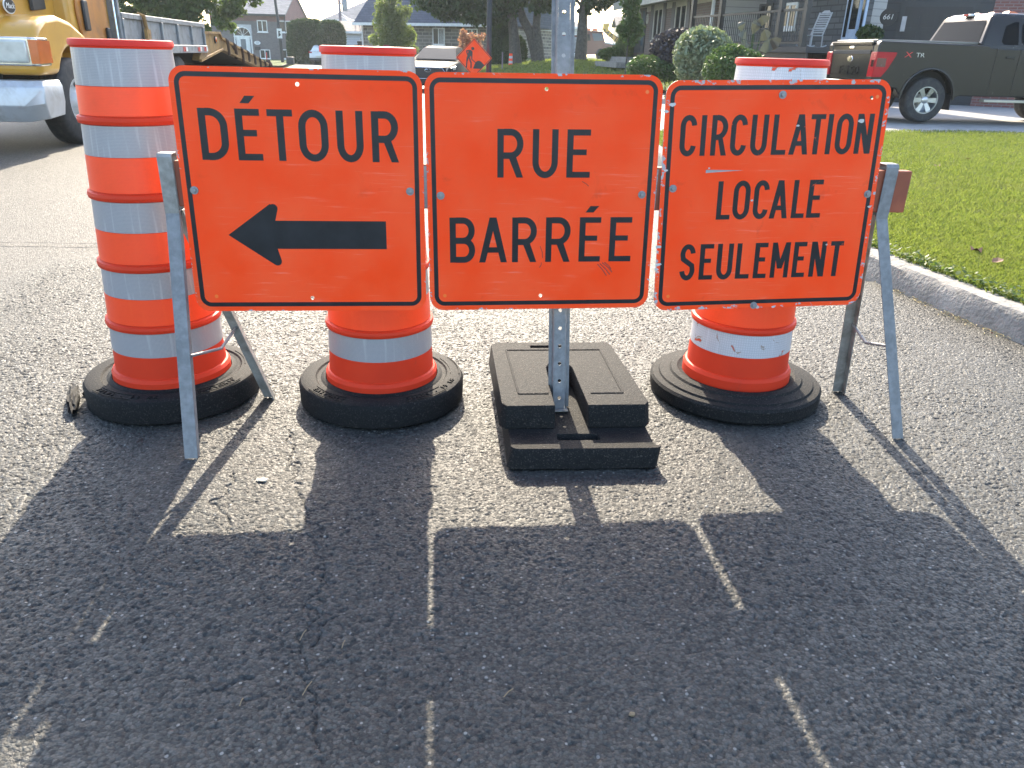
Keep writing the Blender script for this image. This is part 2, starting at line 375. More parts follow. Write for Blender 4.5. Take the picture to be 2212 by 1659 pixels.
# near patch of the road, real relief: stones, pits and cracks
def worley(X, Y, cell, seed):
    r = np.random.default_rng(seed); gx = np.floor(X / cell).astype(int); gy = np.floor(Y / cell).astype(int)
    ox, oy = gx.min() - 2, gy.min() - 2; W_, H_ = gx.max() - ox + 3, gy.max() - oy + 3
    jx = r.random((W_, H_), dtype=np.float32); jy = r.random((W_, H_), dtype=np.float32); hh = r.random((W_, H_), dtype=np.float32)
    f1 = np.full(X.shape, 9, np.float32); f2 = f1.copy(); hv = np.zeros(X.shape, np.float32)
    u = (X / cell).astype(np.float32); v = (Y / cell).astype(np.float32)
    for i in (-1, 0, 1):
        for j in (-1, 0, 1):
            a, b = gx + i - ox, gy + j - oy
            d = np.hypot(gx + i + jx[a, b] - u, gy + j + jy[a, b] - v)
            c = d < f1
            f2 = np.where(c, f1, np.minimum(f2, d)); hv = np.where(c, hh[a, b], hv); f1 = np.where(c, d, f1)
    return f1, f2, hv
def vnoise(X, Y, cell, seed):
    r = np.random.default_rng(seed); u, v = X / cell, Y / cell; iu, iv = np.floor(u).astype(int), np.floor(v).astype(int)
    ou, ov = iu.min(), iv.min(); g = r.random((iu.max() - ou + 3, iv.max() - ov + 3)); fu, fv = u - iu, v - iv
    fu = fu * fu * (3 - 2 * fu); fv = fv * fv * (3 - 2 * fv); a, b = iu - ou, iv - ov
    return (g[a, b] * (1 - fu) + g[a + 1, b] * fu) * (1 - fv) + (g[a, b + 1] * (1 - fu) + g[a + 1, b + 1] * fu) * fv
PX0, PX1, PY0, PY1, ST = -2.9, 2.66, .88, 4.70, .0033
xs = np.arange(PX0, PX1, ST); ys = np.arange(PY0, PY1, ST)
GX, GY = np.meshgrid(xs, ys, indexing='ij')
wx = GX + .012 * vnoise(GX, GY, .05, 3); wy = GY + .012 * vnoise(GX, GY, .05, 4)
a1, a2, ah = worley(wx, wy, .0105, 11); b1, b2, bh = worley(wx, wy, .019, 12)
H = .0021 * ah * np.clip((a2 - a1) * 2.4, 0, 1) + .0017 * bh * np.clip((b2 - b1) * 3.0, 0, 1)
pit = np.clip((vnoise(GX, GY, .013, 5) * .5 + vnoise(GX, GY, .0075, 6) * .5 - .64) / .07, 0, 1) * np.clip(.35 + 1.1 * vnoise(GX, GY, .35, 9), 0, 1)
H -= .0034 * pit
H += .004 * vnoise(GX, GY, .16, 7) + .010 * vnoise(GX, GY, .9, 8)
def crack(pts, wid, dep, seed):
    global H
    d = np.full(GX.shape, 9.0); jx = (vnoise(GX, GY, .04, seed) - .5) * .05 + (vnoise(GX, GY, .013, seed + 1) - .5) * .02
    jy = (vnoise(GX, GY, .04, seed + 2) - .5) * .05
    for p, q in zip(pts, pts[1:]):
        px, py = GX + jx - p[0], GY + jy - p[1]; dx, dy = q[0] - p[0], q[1] - p[1]; L = dx * dx + dy * dy
        tt = np.clip((px * dx + py * dy) / L, 0, 1); d = np.minimum(d, np.hypot(px - tt * dx, py - tt * dy))
    wv = wid * (.3 + 1.2 * vnoise(GX, GY, .09, seed + 5))
    H -= dep * np.clip(1 - d / wv, 0, 1)
crack([gr(*p) for p in ((618, 930), (628, 985), (655, 1060), (700, 1190), (690, 1260), (668, 1330), (655, 1400), (668, 1500), (690, 1580), (672, 1659))], .007, .007, 20)
crack([gr(*p) for p in ((480, 1160), (470, 1080), (500, 1030))], .008, .007, 40)
crack([gr(*p) for p in ((470, 1478), (530, 1470))], .010, .008, 50)
crack([gr(*p) for p in ((655, 1400), (720, 1330))], .008, .008, 60)
edge = np.minimum(np.minimum(GX - PX0, xs[-1] - GX), np.minimum(GY - PY0, ys[-1] - GY)); H = H * np.clip(edge / .25, 0, 1)
H = H - H.mean() * np.clip(edge / .25, 0, 1)
nx, ny = GX.shape; idx = np.arange(nx * ny).reshape(nx, ny)
F = np.stack([idx[:-1, :-1], idx[1:, :-1], idx[1:, 1:], idx[:-1, 1:]], -1).reshape(-1, 4)
V = np.stack([GX, GY, H - .002], -1).reshape(-1, 3)
tag(fast_mesh('road_surface', V, F, M['asphalt'], smooth=False), kind='structure')
del GX, GY, wx, wy, a1, a2, ah, b1, b2, bh, H, V, F, idx
# transverse crack on the sunlit side of the road
def ribbon(name, pts, wid, z, m):
    mb = MB(); vs = []; n = 0
    dense = []
    for p, q in zip(pts, pts[1:]):
        k = max(2, int(math.dist(p[:2], q[:2]) / .05)); dense += [(p[0] + (q[0] - p[0]) * i / k, p[1] + (q[1] - p[1]) * i / k) for i in range(k)]
    for x, y in dense:
        j = random.uniform(-.5, .5) * wid * 1.6; h = wid * random.uniform(.15, .6); vs += [(x, y + j - h, z), (x, y + j + h, z)]
    mb.add(vs, [(2 * i, 2 * i + 2, 2 * i + 3, 2 * i + 1) for i in range(len(dense) - 1)])
    return tag(obj(name, mb, m, smooth=0), kind='structure')
ribbon('road_crack', [(-9.0, 5.0), (-5.2, 5.02), (-3.44, 5.05), (-2.7, 5.12), (-1.6, 5.18), (-.5, 5.2)], .016, .0, M['crack'])

# kerb: rounded concrete section swept along the line, with joints
def sweep(name, line, prof, m, gap=None):
    mb = MB(); P = [Vector((x, y, 0)) for x, y in line]
    secs = []
    for i, p in enumerate(P):
        tn = (P[min(i + 1, len(P) - 1)] - P[max(i - 1, 0)]).normalized(); nrm = Vector((tn.y, -tn.x, 0))
        secs.append([p + nrm * a + Vector((0, 0, b)) for a, b in prof])
    mb.loft(secs); return obj(name, mb, m, smooth=50)
def densify(line, step):
    out = []
    for p, q in zip(line, line[1:]):
        k = max(1, int(math.dist(p, q) / step)); out += [(p[0] + (q[0] - p[0]) * i / k, p[1] + (q[1] - p[1]) * i / k) for i in range(k)]
    return out + [line[-1]]
def chaikin(L):
    o = [L[0]]
    for p, q in zip(L, L[1:]): o += [(p[0] * .75 + q[0] * .25, p[1] * .75 + q[1] * .25), (p[0] * .25 + q[0] * .75, p[1] * .25 + q[1] * .75)]
    return o + [L[-1]]
kl = densify(chaikin(KERB), .06)
kmb = MB(); secs = []
for i, (x, y) in enumerate(kl):
    a, b = kl[min(i + 1, len(kl) - 1)], kl[max(i - 1, 0)]; tn = Vector((a[0] - b[0], a[1] - b[1], 0)).normalized(); nr = Vector((tn.y, -tn.x, 0))
    j = [random.uniform(-1, 1) for _ in range(4)]
    prof = [(0, -.1), (0, .0), (.016 + .002 * j[0], .085 + .004 * j[3]), (.024 + .004 * j[1], .124 + .004 * j[2]), (.038 + .009 * j[3], .139 + .003 * j[1]), (.10, .142), (.175, .140), (.18, -.1)]
    secs.append([Vector((x, y, 0)) + nr * p + Vector((0, 0, q)) for p, q in prof])
kmb.loft(secs); tag(obj('kerb', kmb, M['concrete'], smooth=35), kind='structure')
jm = MB()
for jx_, jy_ in ((2.31, 4.42), (1.92, 7.4)):
    p = Vector((kx(jy_), jy_, 0)); jm.box(-.004, .012, -.004, .004, .0, .12, T=MT(p.x + .012, p.y, 0) @ Matrix.Rotation(R(12), 4, 'Y'))
tag(obj('kerb_joint', jm, M['crack'], smooth=0), kind='structure')

# lawns
LAWN0 = .135
back = [(x + .17, y + .04) for x, y in KERB]
poly = back[3:] + [(3.2, 14.05), (30, 14.05), (30, 0)]
def lawn_mesh(name, pts, z, m): return sheetmesh(name, pts, z, m)
lm = MB(); edge = [(max(kx(y) if y > .7 else 4.5, 1.7) + .17, y) for y in [.7 + .35 * k for k in range(38)]] + [(3.0, 14.05)]; vs = []
def lawn_z(X): return LAWN0 - .01 + np.clip((np.asarray(X) - 4.0) * .02, 0, .075)
for x, y in edge: vs += [(x, y, float(lawn_z(x))), (4.3, y, float(lawn_z(4.3))) if x < 4.3 else (x + .01, y, float(lawn_z(x))), (7.8, y, float(lawn_z(7.8))), (30, y, float(lawn_z(30)))]
lm.add(vs, [(4 * k + a, 4 * k + a + 1, 4 * k + a + 5, 4 * k + a + 4) for k in range(len(edge) - 1) for a in range(3)]); tag(obj('lawn', lm, M['turf'], smooth=0), kind='structure')
def slope(X): return min(.19, .02 + max(0, X - 2) * .04)
dm = MB(); D_ = [(2.4, 13.8), (3.2, 14.05), (7, 14.05), (30, 14.05), (30, 27), (7, 27), (4.75, 26.9), (2.0, 27.0), (2.2, 20)]
dm.add([(x, y, slope(x)) for x, y in D_], [(0, 1, 7, 8), (1, 2, 5, 6), (1, 6, 7), (2, 3, 4, 5)]); tag(obj('driveway', dm, M['asphalt_drive'], smooth=0), kind='structure')
def sm(t): t = max(0, min(1, t)); return t * t * (3 - 2 * t)
def xl(Y): return -1.9 - (Y - 27) * .165
def gz(X, Y):
    return .12 + .86 * sm((X - xl(Y)) / 8.5) * max(0, min(1, (Y - 25.5) / 20)) ** .6
def terrain(name, x0f, x1, y0, y1, nx, ny, m):
    mb = MB(); vs = []
    for j in range(ny + 1):
        Y = y0 + (y1 - y0) * j / ny
        for i in range(nx + 1):
            X = x0f(Y) + (x1 - x0f(Y)) * i / nx; vs.append((X, Y, gz(X, Y)))
    mb.add(vs, [(j * (nx + 1) + i, j * (nx + 1) + i + 1, (j + 1) * (nx + 1) + i + 1, (j + 1) * (nx + 1) + i) for j in range(ny) for i in range(nx)])
    return tag(obj(name, mb, m, smooth=60), kind='structure')
terrain('front_lawn', xl, 30, 27.05, 110, 40, 60, M['turf'])
fk = MB(); fk.box(-1.9, 4.75, 26.85, 27.02, -.1, .17); fk.box(4.75, 5.4, 26.7, 26.95, -.1, .17)
tag(obj('far_kerb', fk, M['concrete'], bevel=.02), kind='structure')
lawn_mesh('far_lawn', [(-60, 54), (-15.6, 54), (-22.3, 84.5), (-60, 84.5)], .12, M['turf'])
ribbon('far_path', [(-15.4, 53.5), (-22.2, 84)], .3, .15, M['concrete'])
# mown grass on the near lawn
def blades(name, n, region, zf, hgt, wid, m, seed, grow=.10):
    r = np.random.default_rng(seed); X, Y = region(r, n); n = len(X)
    D = np.hypot(X, Y); Hh = hgt * r.uniform(.55, 1.25, n) * (1 + D * .012); Wd = wid * r.uniform(.7, 1.3, n) * (1 + D * grow)
    a = r.uniform(0, 2 * np.pi, n); ln = r.uniform(.1, .9, n) * Hh; la = r.uniform(0, 2 * np.pi, n)
    Z = zf(X, Y); c, s = np.cos(a) * Wd, np.sin(a) * Wd; lx, ly = np.cos(la) * ln, np.sin(la) * ln
    V = np.stack([np.stack([X - c, Y - s, Z], -1), np.stack([X + c, Y + s, Z], -1), np.stack([X + c * .7 + lx * .4, Y + s * .7 + ly * .4, Z + Hh * .65], -1), np.stack([X + lx, Y + ly, Z + Hh], -1)], 1)
    return tag(fast_mesh(name, V.reshape(-1, 3), np.arange(n * 4).reshape(-1, 4), m), kind='stuff')
def reg_near(r, n):
    Y = np.exp(r.uniform(np.log(2.6), np.log(14.2), n)); k = np.interp(Y, [p[1] for p in KERB], [p[0] for p in KERB]) + .175 + r.uniform(-.03, .03, n)
    X = k + r.random(n) ** 1.0 * np.maximum(.3, (.86 * Y + .6 - k)); ok = (X < 14) & (X > k); return X[ok], Y[ok]
blades('grass', 330000, reg_near, lambda X, Y: lawn_z(X) - .002, .036, .0021, M['blade'], 5, .06)
def reg_far(r, n):
    Y = r.uniform(27.2, 50, n); X = r.uniform(-6, 9, n); ok = X > -1.7 - (Y - 27) * .165; return X[ok], Y[ok]
vgz = np.vectorize(gz)
blades('far_grass', 26000, reg_far, lambda X, Y: vgz(X, Y) - .01, .07, .004, M['blade'], 6, .12)
# clover and weeds along the kerb, fallen dry leaves
def leafcloud(n, cen, rad, size, seed, shell=.0, asp=.55, droop=.0, squash=None):
    """n leaf quads scattered through ellipsoids; cen: list of (x,y,z,rx,ry,rz)"""
    r = np.random.default_rng(seed); C = np.array(cen, float)
    w_ = C[:, 3] * C[:, 4] * C[:, 5]; w_ = w_ ** .75; k = r.choice(len(C), n, p=w_ / w_.sum())
    d = r.normal(size=(n, 3)); d /= np.linalg.norm(d, axis=1)[:, None]
    rr = (shell + (1 - shell) * r.random(n)) ** (1 / 2.2); P = C[k, :3] + d * rr[:, None] * C[k, 3:6]
    a = r.normal(size=(n, 3)); a[:, 2] -= droop; a /= np.linalg.norm(a, axis=1)[:, None]
    b = np.cross(a, r.normal(size=(n, 3))); b /= np.linalg.norm(b, axis=1)[:, None]
    S = (size * r.uniform(.6, 1.3, n))[:, None]
    V = np.stack([P - a * S, P - b * S * asp + a * S * .1, P + a * S, P + b * S * asp + a * S * .1], 1)
    return V.reshape(-1, 3), np.arange(4 * n).reshape(-1, 4)
def leaves(name, n, cen, size, m, parent, seed=1, **k):
    V, F = leafcloud(n, cen, None, size, seed, **k); return fast_mesh(name, V, F, m, parent)

# ================================================================ ROAD WORKS
# --- lettering: stroke built highway letters in a unit-free box
def para(mb, pts, z): mb.add([(x, z, y) for x, y in pts], [tuple(range(len(pts)))])
def stroke(mb, path, t, z, closed=False):
    P = []
    for p in path:
        p = Vector((p[0], p[1]))
        if not P or (p - P[-1]).length > 4e-4: P.append(p)
    if closed and (P[0] - P[-1]).length < 4e-4: P.pop()
    n = len(P); L = []; Rr = []
    for i in range(n):
        a = P[i - 1] if (i > 0 or closed) else None; b = P[(i + 1) % n] if (i < n - 1 or closed) else None
        d1 = (P[i] - a).normalized() if a is not None else None; d2 = (b - P[i]).normalized() if b is not None else None
        if d1 is None: d1 = d2
        if d2 is None: d2 = d1
        n1 = Vector((-d1.y, d1.x)); n2 = Vector((-d2.y, d2.x)); mtr = (n1 + n2).normalized(); k = t / 2 / max(.35, mtr.dot(n1))
        L.append(P[i] + mtr * k); Rr.append(P[i] - mtr * k)
    vs = [(p.x, z, p.y) for p in L] + [(p.x, z, p.y) for p in Rr]
    mb.add(vs, [(i, (i + 1) % n, n + (i + 1) % n, n + i) for i in range(n if closed else n - 1)])
def arc(cx, cy, rx, ry, a0, a1, k=10): return [(cx + rx * math.cos(R(a0 + (a1 - a0) * i / k)), cy + ry * math.sin(R(a0 + (a1 - a0) * i / k))) for i in range(k + 1)]
def glyph(mb, ch, x0, x1, y0, y1, t, z):
    w_, h = x1 - x0, y1 - y0; q = t / 2; zz = z
    def rect(a, b, c, d): nonlocal zz; zz -= .00006; para(mb, [(a, b), (c, b), (c, d), (a, d)], zz)
    def pg(p): nonlocal zz; zz -= .00006; para(mb, p, zz)
    def st(p, cl=False): nonlocal zz; zz -= .00006; stroke(mb, p, t, zz, cl)
    cy = min(h * .33, w_ * .62)                       # height of the round caps
    if ch in 'EFLIÉTU' or ch in 'DRBPN' or ch == 'M':
        pass
    if ch in 'EÉ':
        rect(x0, y0, x0 + t, y1); rect(x0 + t, y0, x1, y0 + t * .92); rect(x0 + t, y1 - t * .92, x1 - w_ * .02, y1); rect(x0 + t, y0 + h * .48 - q * .1, x1 - w_ * .17, y0 + h * .48 + t * .82)
        if ch == 'É': pg([(x0 + w_ * .24, y1 + h * .105), (x0 + w_ * .60, y1 + h * .105), (x0 + w_ * .86, y1 + h * .245), (x0 + w_ * .46, y1 + h * .245)])
    elif ch == 'L': rect(x0, y0, x0 + t, y1); rect(x0 + t, y0, x1, y0 + t * .92)
    elif ch == 'I': rect(x0, y0, x0 + t, y1)
    elif ch == 'T': c = (x0 + x1) / 2; rect(c - q, y0, c + q, y1 - t * .92); rect(x0, y1 - t * .92, x1, y1)
    elif ch == 'U': st([(x0 + q, y1)] + arc((x0 + x1) / 2, y0 + q + cy - q, w_ / 2 - q, cy - q + .0015, 180, 360, 16) + [(x1 - q, y1)])
    elif ch == 'O': st(arc((x0 + x1) / 2, y1 - cy, w_ / 2 - q, cy - q + .001, 0, 180, 14) + arc((x0 + x1) / 2, y0 + cy, w_ / 2 - q, cy - q + .001, 180, 360, 14), True)
    elif ch == 'C': st(arc((x0 + x1) / 2, y1 - cy, w_ / 2 - q, cy - q + .001, 4, 180, 14) + arc((x0 + x1) / 2, y0 + cy, w_ / 2 - q, cy - q + .001, 180, 356, 14))
    elif ch == 'D': rect(x0, y0, x0 + t, y1); st([(x0 + t, y1 - q * .95), (x0 + w_ * .38, y1 - q * .95)] + arc(x0 + w_ * .38, y1 - cy * 1.05, w_ * .62 - q, cy * 1.05 - q * .95, 90, 0, 12) + arc(x0 + w_ * .38, y0 + cy * 1.05, w_ * .62 - q, cy * 1.05 - q * .95, 0, -90, 12) + [(x0 + t, y0 + q * .95)])
    elif ch in 'RPB':
        rect(x0, y0, x0 + t, y1); m_ = y0 + h * (.455 if ch == 'R' else .49); r2 = (y1 - q * .95 - m_) / 2
        st([(x0 + t, y1 - q * .95), (x1 - q - r2 * .86, y1 - q * .95)] + arc(x1 - q - r2 * .86, m_ + r2, r2 * .86, r2, 90, -90, 14) + [(x0 + t, m_)])
        if ch == 'R': pg([(x1 - t * 1.06, y0), (x1, y0), (x0 + w_ * .70, m_ + .001), (x0 + w_ * .40, m_ + .001)])
        if ch == 'B':
            r3 = (m_ - y0 - q * .95) / 2; st([(x0 + t, m_), (x1 - q - r3 * .86 + .001, m_)] + arc(x1 - q - r3 * .86 + .001, y0 + q * .95 + r3, r3 * .86, r3, 90, -90, 14) + [(x0 + t, y0 + q * .95)])
    elif ch == 'A':
        c = (x0 + x1) / 2; k = t * .56
        pg([(x0, y0), (x0 + t * 1.04, y0), (c + k * .96, y1), (c - k, y1)]); pg([(x1 - t * 1.04, y0), (x1, y0), (c + k, y1), (c - k * .96, y1)]); rect(x0 + w_ * .2, y0 + h * .22, x1 - w_ * .2, y0 + h * .22 + t * .9)
    elif ch == 'N': rect(x0, y0, x0 + t, y1); rect(x1 - t, y0, x1, y1); pg([(x0, y1), (x0 + t * 1.15, y1), (x1, y0), (x1 - t * 1.15, y0)])
    elif ch == 'M':
        c = (x0 + x1) / 2; rect(x0, y0, x0 + t * .95, y1); rect(x1 - t * .95, y0, x1, y1); pg([(x0, y1), (x0 + t, y1), (c + t * .5, y0 + h * .26), (c - t * .5, y0 + h * .26)]); pg([(x1 - t, y1), (x1, y1), (c + t * .5, y0 + h * .26), (c - t * .5, y0 + h * .26)])
    elif ch == 'S':
        rx = w_ / 2 - q; c = (x0 + x1) / 2; ym = (y0 + y1) / 2; r1 = (h / 2 - q) / 2
        st(arc(c, y1 - q - r1, rx, r1 + .001, 8, 180, 12) + [(c - rx * .86, ym + r1 * .42), (c, ym), (c + rx * .86, ym - r1 * .42)] + arc(c, y0 + q + r1, rx, r1 + .001, 0, -172, 12))
# --- sign panel
def rrect(hw, r, k=8):
    o = []
    for cx_, cy_, a in ((1, 1, 0), (-1, 1, 90), (-1, -1, 180), (1, -1, 270)): o += arc(cx_ * (hw - r), cy_ * (hw - r), r, r, a, a + 90, k)
    return o
def panel_mesh(name, hw, r, holes, thick, mats):
    cu = bpy.data.curves.new(name, 'CURVE'); cu.dimensions = '2D'; cu.fill_mode = 'BOTH'; cu.extrude = thick / 2
    def spl(p):
        s = cu.splines.new('POLY'); s.points.add(len(p) - 1); s.use_cyclic_u = True
        for i, q in enumerate(p): s.points[i].co = (q[0], q[1], 0, 1)
    spl(rrect(hw, r))
    for hx, hy, hr in holes: spl(arc(hx, hy, hr, hr, 0, 345, 23))
    o = bpy.data.objects.new(name, cu); col.objects.link(o); bpy.context.view_layer.update()
    me = bpy.data.meshes.new_from_object(o.evaluated_get(bpy.context.evaluated_depsgraph_get())); bpy.data.objects.remove(o)
    me.transform(FACE); me.materials.clear()
    for m in mats: me.materials.append(m)
    for p in me.polygons: p.material_index = 0 if p.normal.y < -.9 else (2 if p.normal.y > .9 else 1); p.use_smooth = False
    o = bpy.data.objects.new(name, me); col.objects.link(o); return o
def hexbolt(parent, x, z, rusty=False):
    wsh = MB(); wsh.lathe([(.0001, 0), (.0125, 0), (.0125, .0025), (.0001, .0025)], 24, T=MT(x, -.0018, z) @ Matrix.Rotation(R(90), 4, 'X'))
    hd = MB(); hd.lathe([(.0001, .0025), (.0075, .0025), (.0075, .0075), (.006, .0088), (.0001, .0088)], 6, T=MT(x, -.0018, z) @ Matrix.Rotation(R(90), 4, 'X'))
    a = obj('washer', wsh, M['galv2'] if rusty else M['bolt'], parent); obj('bolt_head', hd, M['bolt'], a, smooth=0)
def sign(loc, yaw, lean, roll, label, words, arrow=False, holes=(), bolts=(), chips=.3, dirt=.3, wear=0.0, dots=()):
    e = tag(panel_mesh('road_sign', .375, .046, holes, .003, [sign_orange('sign_orange_face', chips, dirt), M['alu'], M['alu_back']]), label, 'road sign', 'orange signs bolted along the barricade')
    e.location = loc; e.rotation_mode = 'XYZ'
    e.matrix_world = MT(*loc) @ Matrix.Rotation(R(yaw), 4, 'Z') @ Matrix.Rotation(-R(lean), 4, 'X') @ Matrix.Rotation(-R(roll), 4, 'Y')
    blk = sign_black('sign_black_print', wear)
    bd = MB(); o_, i_ = rrect(.3595, .034), rrect(.3455, .020); n = len(o_)
    bd.add([(x, -.0020, y) for x, y in o_] + [(x, -.0020, y) for x, y in i_], [(k, (k + 1) % n, n + (k + 1) % n, n + k) for k in range(n)])
    obj('border', bd, blk, e, smooth=0)
    for row in sorted({q[3] for q in words}):
        lt = MB()
        for ch, x0, x1, y0, y1, t in words:
            if y0 == row: glyph(lt, ch, x0, x1, y0, y1, t, -.0020)
        obj('lettering', lt, blk, e, smooth=0, fix=False)
    if arrow:
        ar = MB(); p = [(-.249, -.1245)] + [(-.112, -.026)] + arc(-.103, -.040, .014, .014, 120, -10, 6) + [(-.099, -.0785), (.250, -.0785), (.250, -.1685), (-.099, -.1685)] + arc(-.103, -.209, .014, .014, 10, -120, 6)
        para(ar, p, -.0020); obj('arrow', ar, blk, e, smooth=0)
    for x, z in bolts: hexbolt(e, x, z)
    for k, (x, z) in enumerate(dots):
        dm = MB(); para(dm, arc(x, z, .006, .006, 0, 345, 15), -.0019); obj('date_dot', dm, M['dot'], e, smooth=0)
    return e
M['dot'] = mat('orange_dot', (1.0, .16, .015), .4)
A_ = [(c, a, b, .106, .257, .0215) for c, a, b in (('D', -.302, -.218), ('É', -.193, -.119), ('T', -.098, -.022), ('O', -.006, .083), ('U', .109, .190), ('R', .216, .298))]
B_ = [(c, a, b, .062, .211, .0200) for c, a, b in (('R', -.149, -.066), ('U', -.036, .046), ('E', .075, .152))] + \
     [(c, a, b, -.213, -.065, .0200) for c, a, b in (('B', -.305, -.223), ('A', -.209, -.116), ('R', -.099, -.017), ('R', .013, .096), ('É', .126, .199), ('E', .229, .304))]
C_ = [(c, a, b, .144, .270, .0168) for c, a, b in (('C', -.320, -.266), ('I', -.251, -.234), ('R', -.216, -.162), ('C', -.151, -.097), ('U', -.083, -.027), ('L', -.010, .039), ('A', .050, .115), ('T', .116, .165), ('I', .175, .192), ('O', .206, .263), ('N', .275, .331))] + \
     [(c, a, b, -.064, .062, .0168) for c, a, b in (('L', -.178, -.131), ('O', -.123, -.065), ('C', -.052, .000), ('A', .007, .070), ('L', .084, .129), ('E', .138, .187))] + \
     [(c, a, b, -.269, -.146, .0168) for c, a, b in (('S', -.291, -.238), ('E', -.222, -.174), ('U', -.161, -.105), ('L', -.092, -.043), ('E', -.028, .018), ('M', .033, .097), ('E', .111, .157), ('N', .173, .227), ('T', .242, .288))]
YAW = 6.15
sign((-.6724, 2.4687, .8179), 5.9, 2.91, .09, 'orange DÉTOUR sign with black arrow pointing left', A_, True, [(0, .330, .006), (0, -.331, .006)], [(-.338, .014), (.330, .017)], .25, .18, 0, [(-.308, -.325)])
sb_ = sign((.0828, 2.5505, .8212), 5.9, 3.07, .65, 'orange RUE BARRÉE sign, scuffed along its lower edge, middle of three', B_, False, [(.004, .330, .006), (0, -.328, .006)], [(-.332, .005), (.329, .008)], .35, .34, .02, [(-.325, -.325), (.325, .325)])
sc_ = sign((.8464, 2.6375, .8207), 5.9, 3.09, 1.58, 'battered orange CIRCULATION LOCALE SEULEMENT sign with chipped edges', C_, False, [(.311, .320, .0055)], [(-.333, .041), (.346, .012), (.009, .330), (-.014, -.366)], .62, .42, .055, [(-.325, -.325), (.33, .322)])
# torn chips with bare metal on the battered sign
M['bare'] = mat('bare_metal_chip', (.50, .50, .50), .5, .3)
for x, z, s in ((-.352, .303, .012), (-.371, .282, .010), (-.36, .10, .008), (-.371, -.152, .012), (-.369, -.212, .014), (-.372, -.228, .009), (.288, .247, .013), (.072, .235, .006), (.225, -.157, .005), (-.058, -.002, .006), (-.215, .105, .005), (.36, -.03, .008), (.0, -.372, .010), (.06, -.373, .008)):
    cm = MB(); para(cm, [(x + s * random.uniform(.6, 1.1) * math.cos(a), z + s * random.uniform(.3, .7) * math.sin(a)) for a in [k * 6.283 / 8 for k in range(8)]], -.0029)
    obj('bare_metal_chip', cm, M['bare'], sc_, smooth=0)
M['smear'] = mat('tyre_smear', (.30, .035, .02), .5)
for k, (x0, z0, x1, z1) in enumerate(((.192, -.222, .225, -.262), (.200, -.220, .236, -.258), (.208, -.217, .244, -.250), (.216, -.216, .240, -.240), (-.005, -.16, .004, -.20), (.000, -.215, -.006, -.232), (.128, .05, .150, .035))):
    sm_ = MB(); stroke(sm_, [(x0, z0), ((x0 + x1) / 2 + .003, (z0 + z1) / 2), (x1, z1)], .0032 if k < 4 else .002, -.0019 - .00003 * k); obj('scuff', sm_, M['smear'], sb_, smooth=0, fix=False)

# --- barricade: 2x6 plank on two bent steel A-frames
bar = empty('barricade', (.14, 2.588, 0), 0, 'wooden plank barricade on galvanised A frame legs carrying three orange signs', 'barricade')
TB = MT(.14, 2.588, 0) @ Matrix.Rotation(R(YAW), 4, 'Z')
bar.matrix_world = TB
pk = MB(); pk.box(-1.215, 1.205, -.019, .019, .778, .918); obj('plank', pk, M['plank'], bar, bevel=.004)
for i, x in enumerate((-.86, -.50, -.14, .22, .58, .90)):
    sh = MB(); sh.add([(x - .10, -.0225, .782), (x + .10, -.0225, .782), (x + .10, -.0225, .914), (x - .10, -.0225, .914)], [(0, 1, 2, 3)]); obj('reflective_sheet', sh, M['white_sheet'], bar, smooth=0)
iT = TB.inverted()
def leg(foot, top_x, side, m, parent):
    f = iT @ foot; s = side                               # side -1: front leg
    b = Vector((top_x, s * .024, .765)); wd = .021
    mb = MB()
    # wide face of the angle iron and its narrow return
    for (x0, x1, y0, y1) in ((-wd, wd, 0, .004), (wd - .004, wd, .004, .030)):
        ya, yb = (y0, y1) if s < 0 else (-y1, -y0)
        mb.loft([[(f.x + x0, f.y + ya, 0.0), (f.x + x1, f.y + ya, 0.0), (f.x + x1, f.y + yb, 0.0), (f.x + x0, f.y + yb, 0.0)], [(b.x + x0, b.y + ya, b.z), (b.x + x1, b.y + ya, b.z), (b.x + x1, b.y + yb, b.z), (b.x + x0, b.y + yb, b.z)]])
    return obj('leg', mb, m, parent, smooth=0, bevel=.0015)
LX, RX = (iT @ Vector((-1.088, 2.44, .8))).x, (iT @ Vector((1.262, 2.68, .8))).x
for tx, ff, fb in ((LX, gr(413, 991), gr(583, 857)), (RX, gr(1940, 948), gr(1808, 845))):
    leg(ff, tx, -1, M['galv'], bar); leg(fb, tx + (.005 if tx < 0 else -.03), 1, M['galv2'], bar)
    hk = MB(); wd = .022; prof = [(-.026, .755), (-.030, .93), (-.022, .941), (.022, .941), (.030, .93), (.026, .755), (.0225, .755), (.0255, .928), (.019, .936), (-.019, .936), (-.0255, .928), (-.0225, .755)]
    hk.prism(prof, tx - wd, tx + wd, 'x'); obj('plank_hook', hk, M['galv2' if tx < 0 else 'galv'], bar, bevel=.002)
    f1, f2 = iT @ ff, iT @ fb
    k1, k2 = .42, .38
    rd = MB(); rd.tube([(f1.x + (tx - f1.x) * k1 + .02, f1.y + (-.024 - f1.y) * k1 + .01, .765 * k1), (f2.x + (tx - f2.x) * .5, (f1.y + f2.y) / 2, .765 * .40 - .012), (f2.x + (tx - f2.x) * k2, f2.y + (.024 - f2.y) * k2 - .005, .765 * k2 + .03)], .0055, 8); obj('brace_rod', rd, M['galv'], bar)

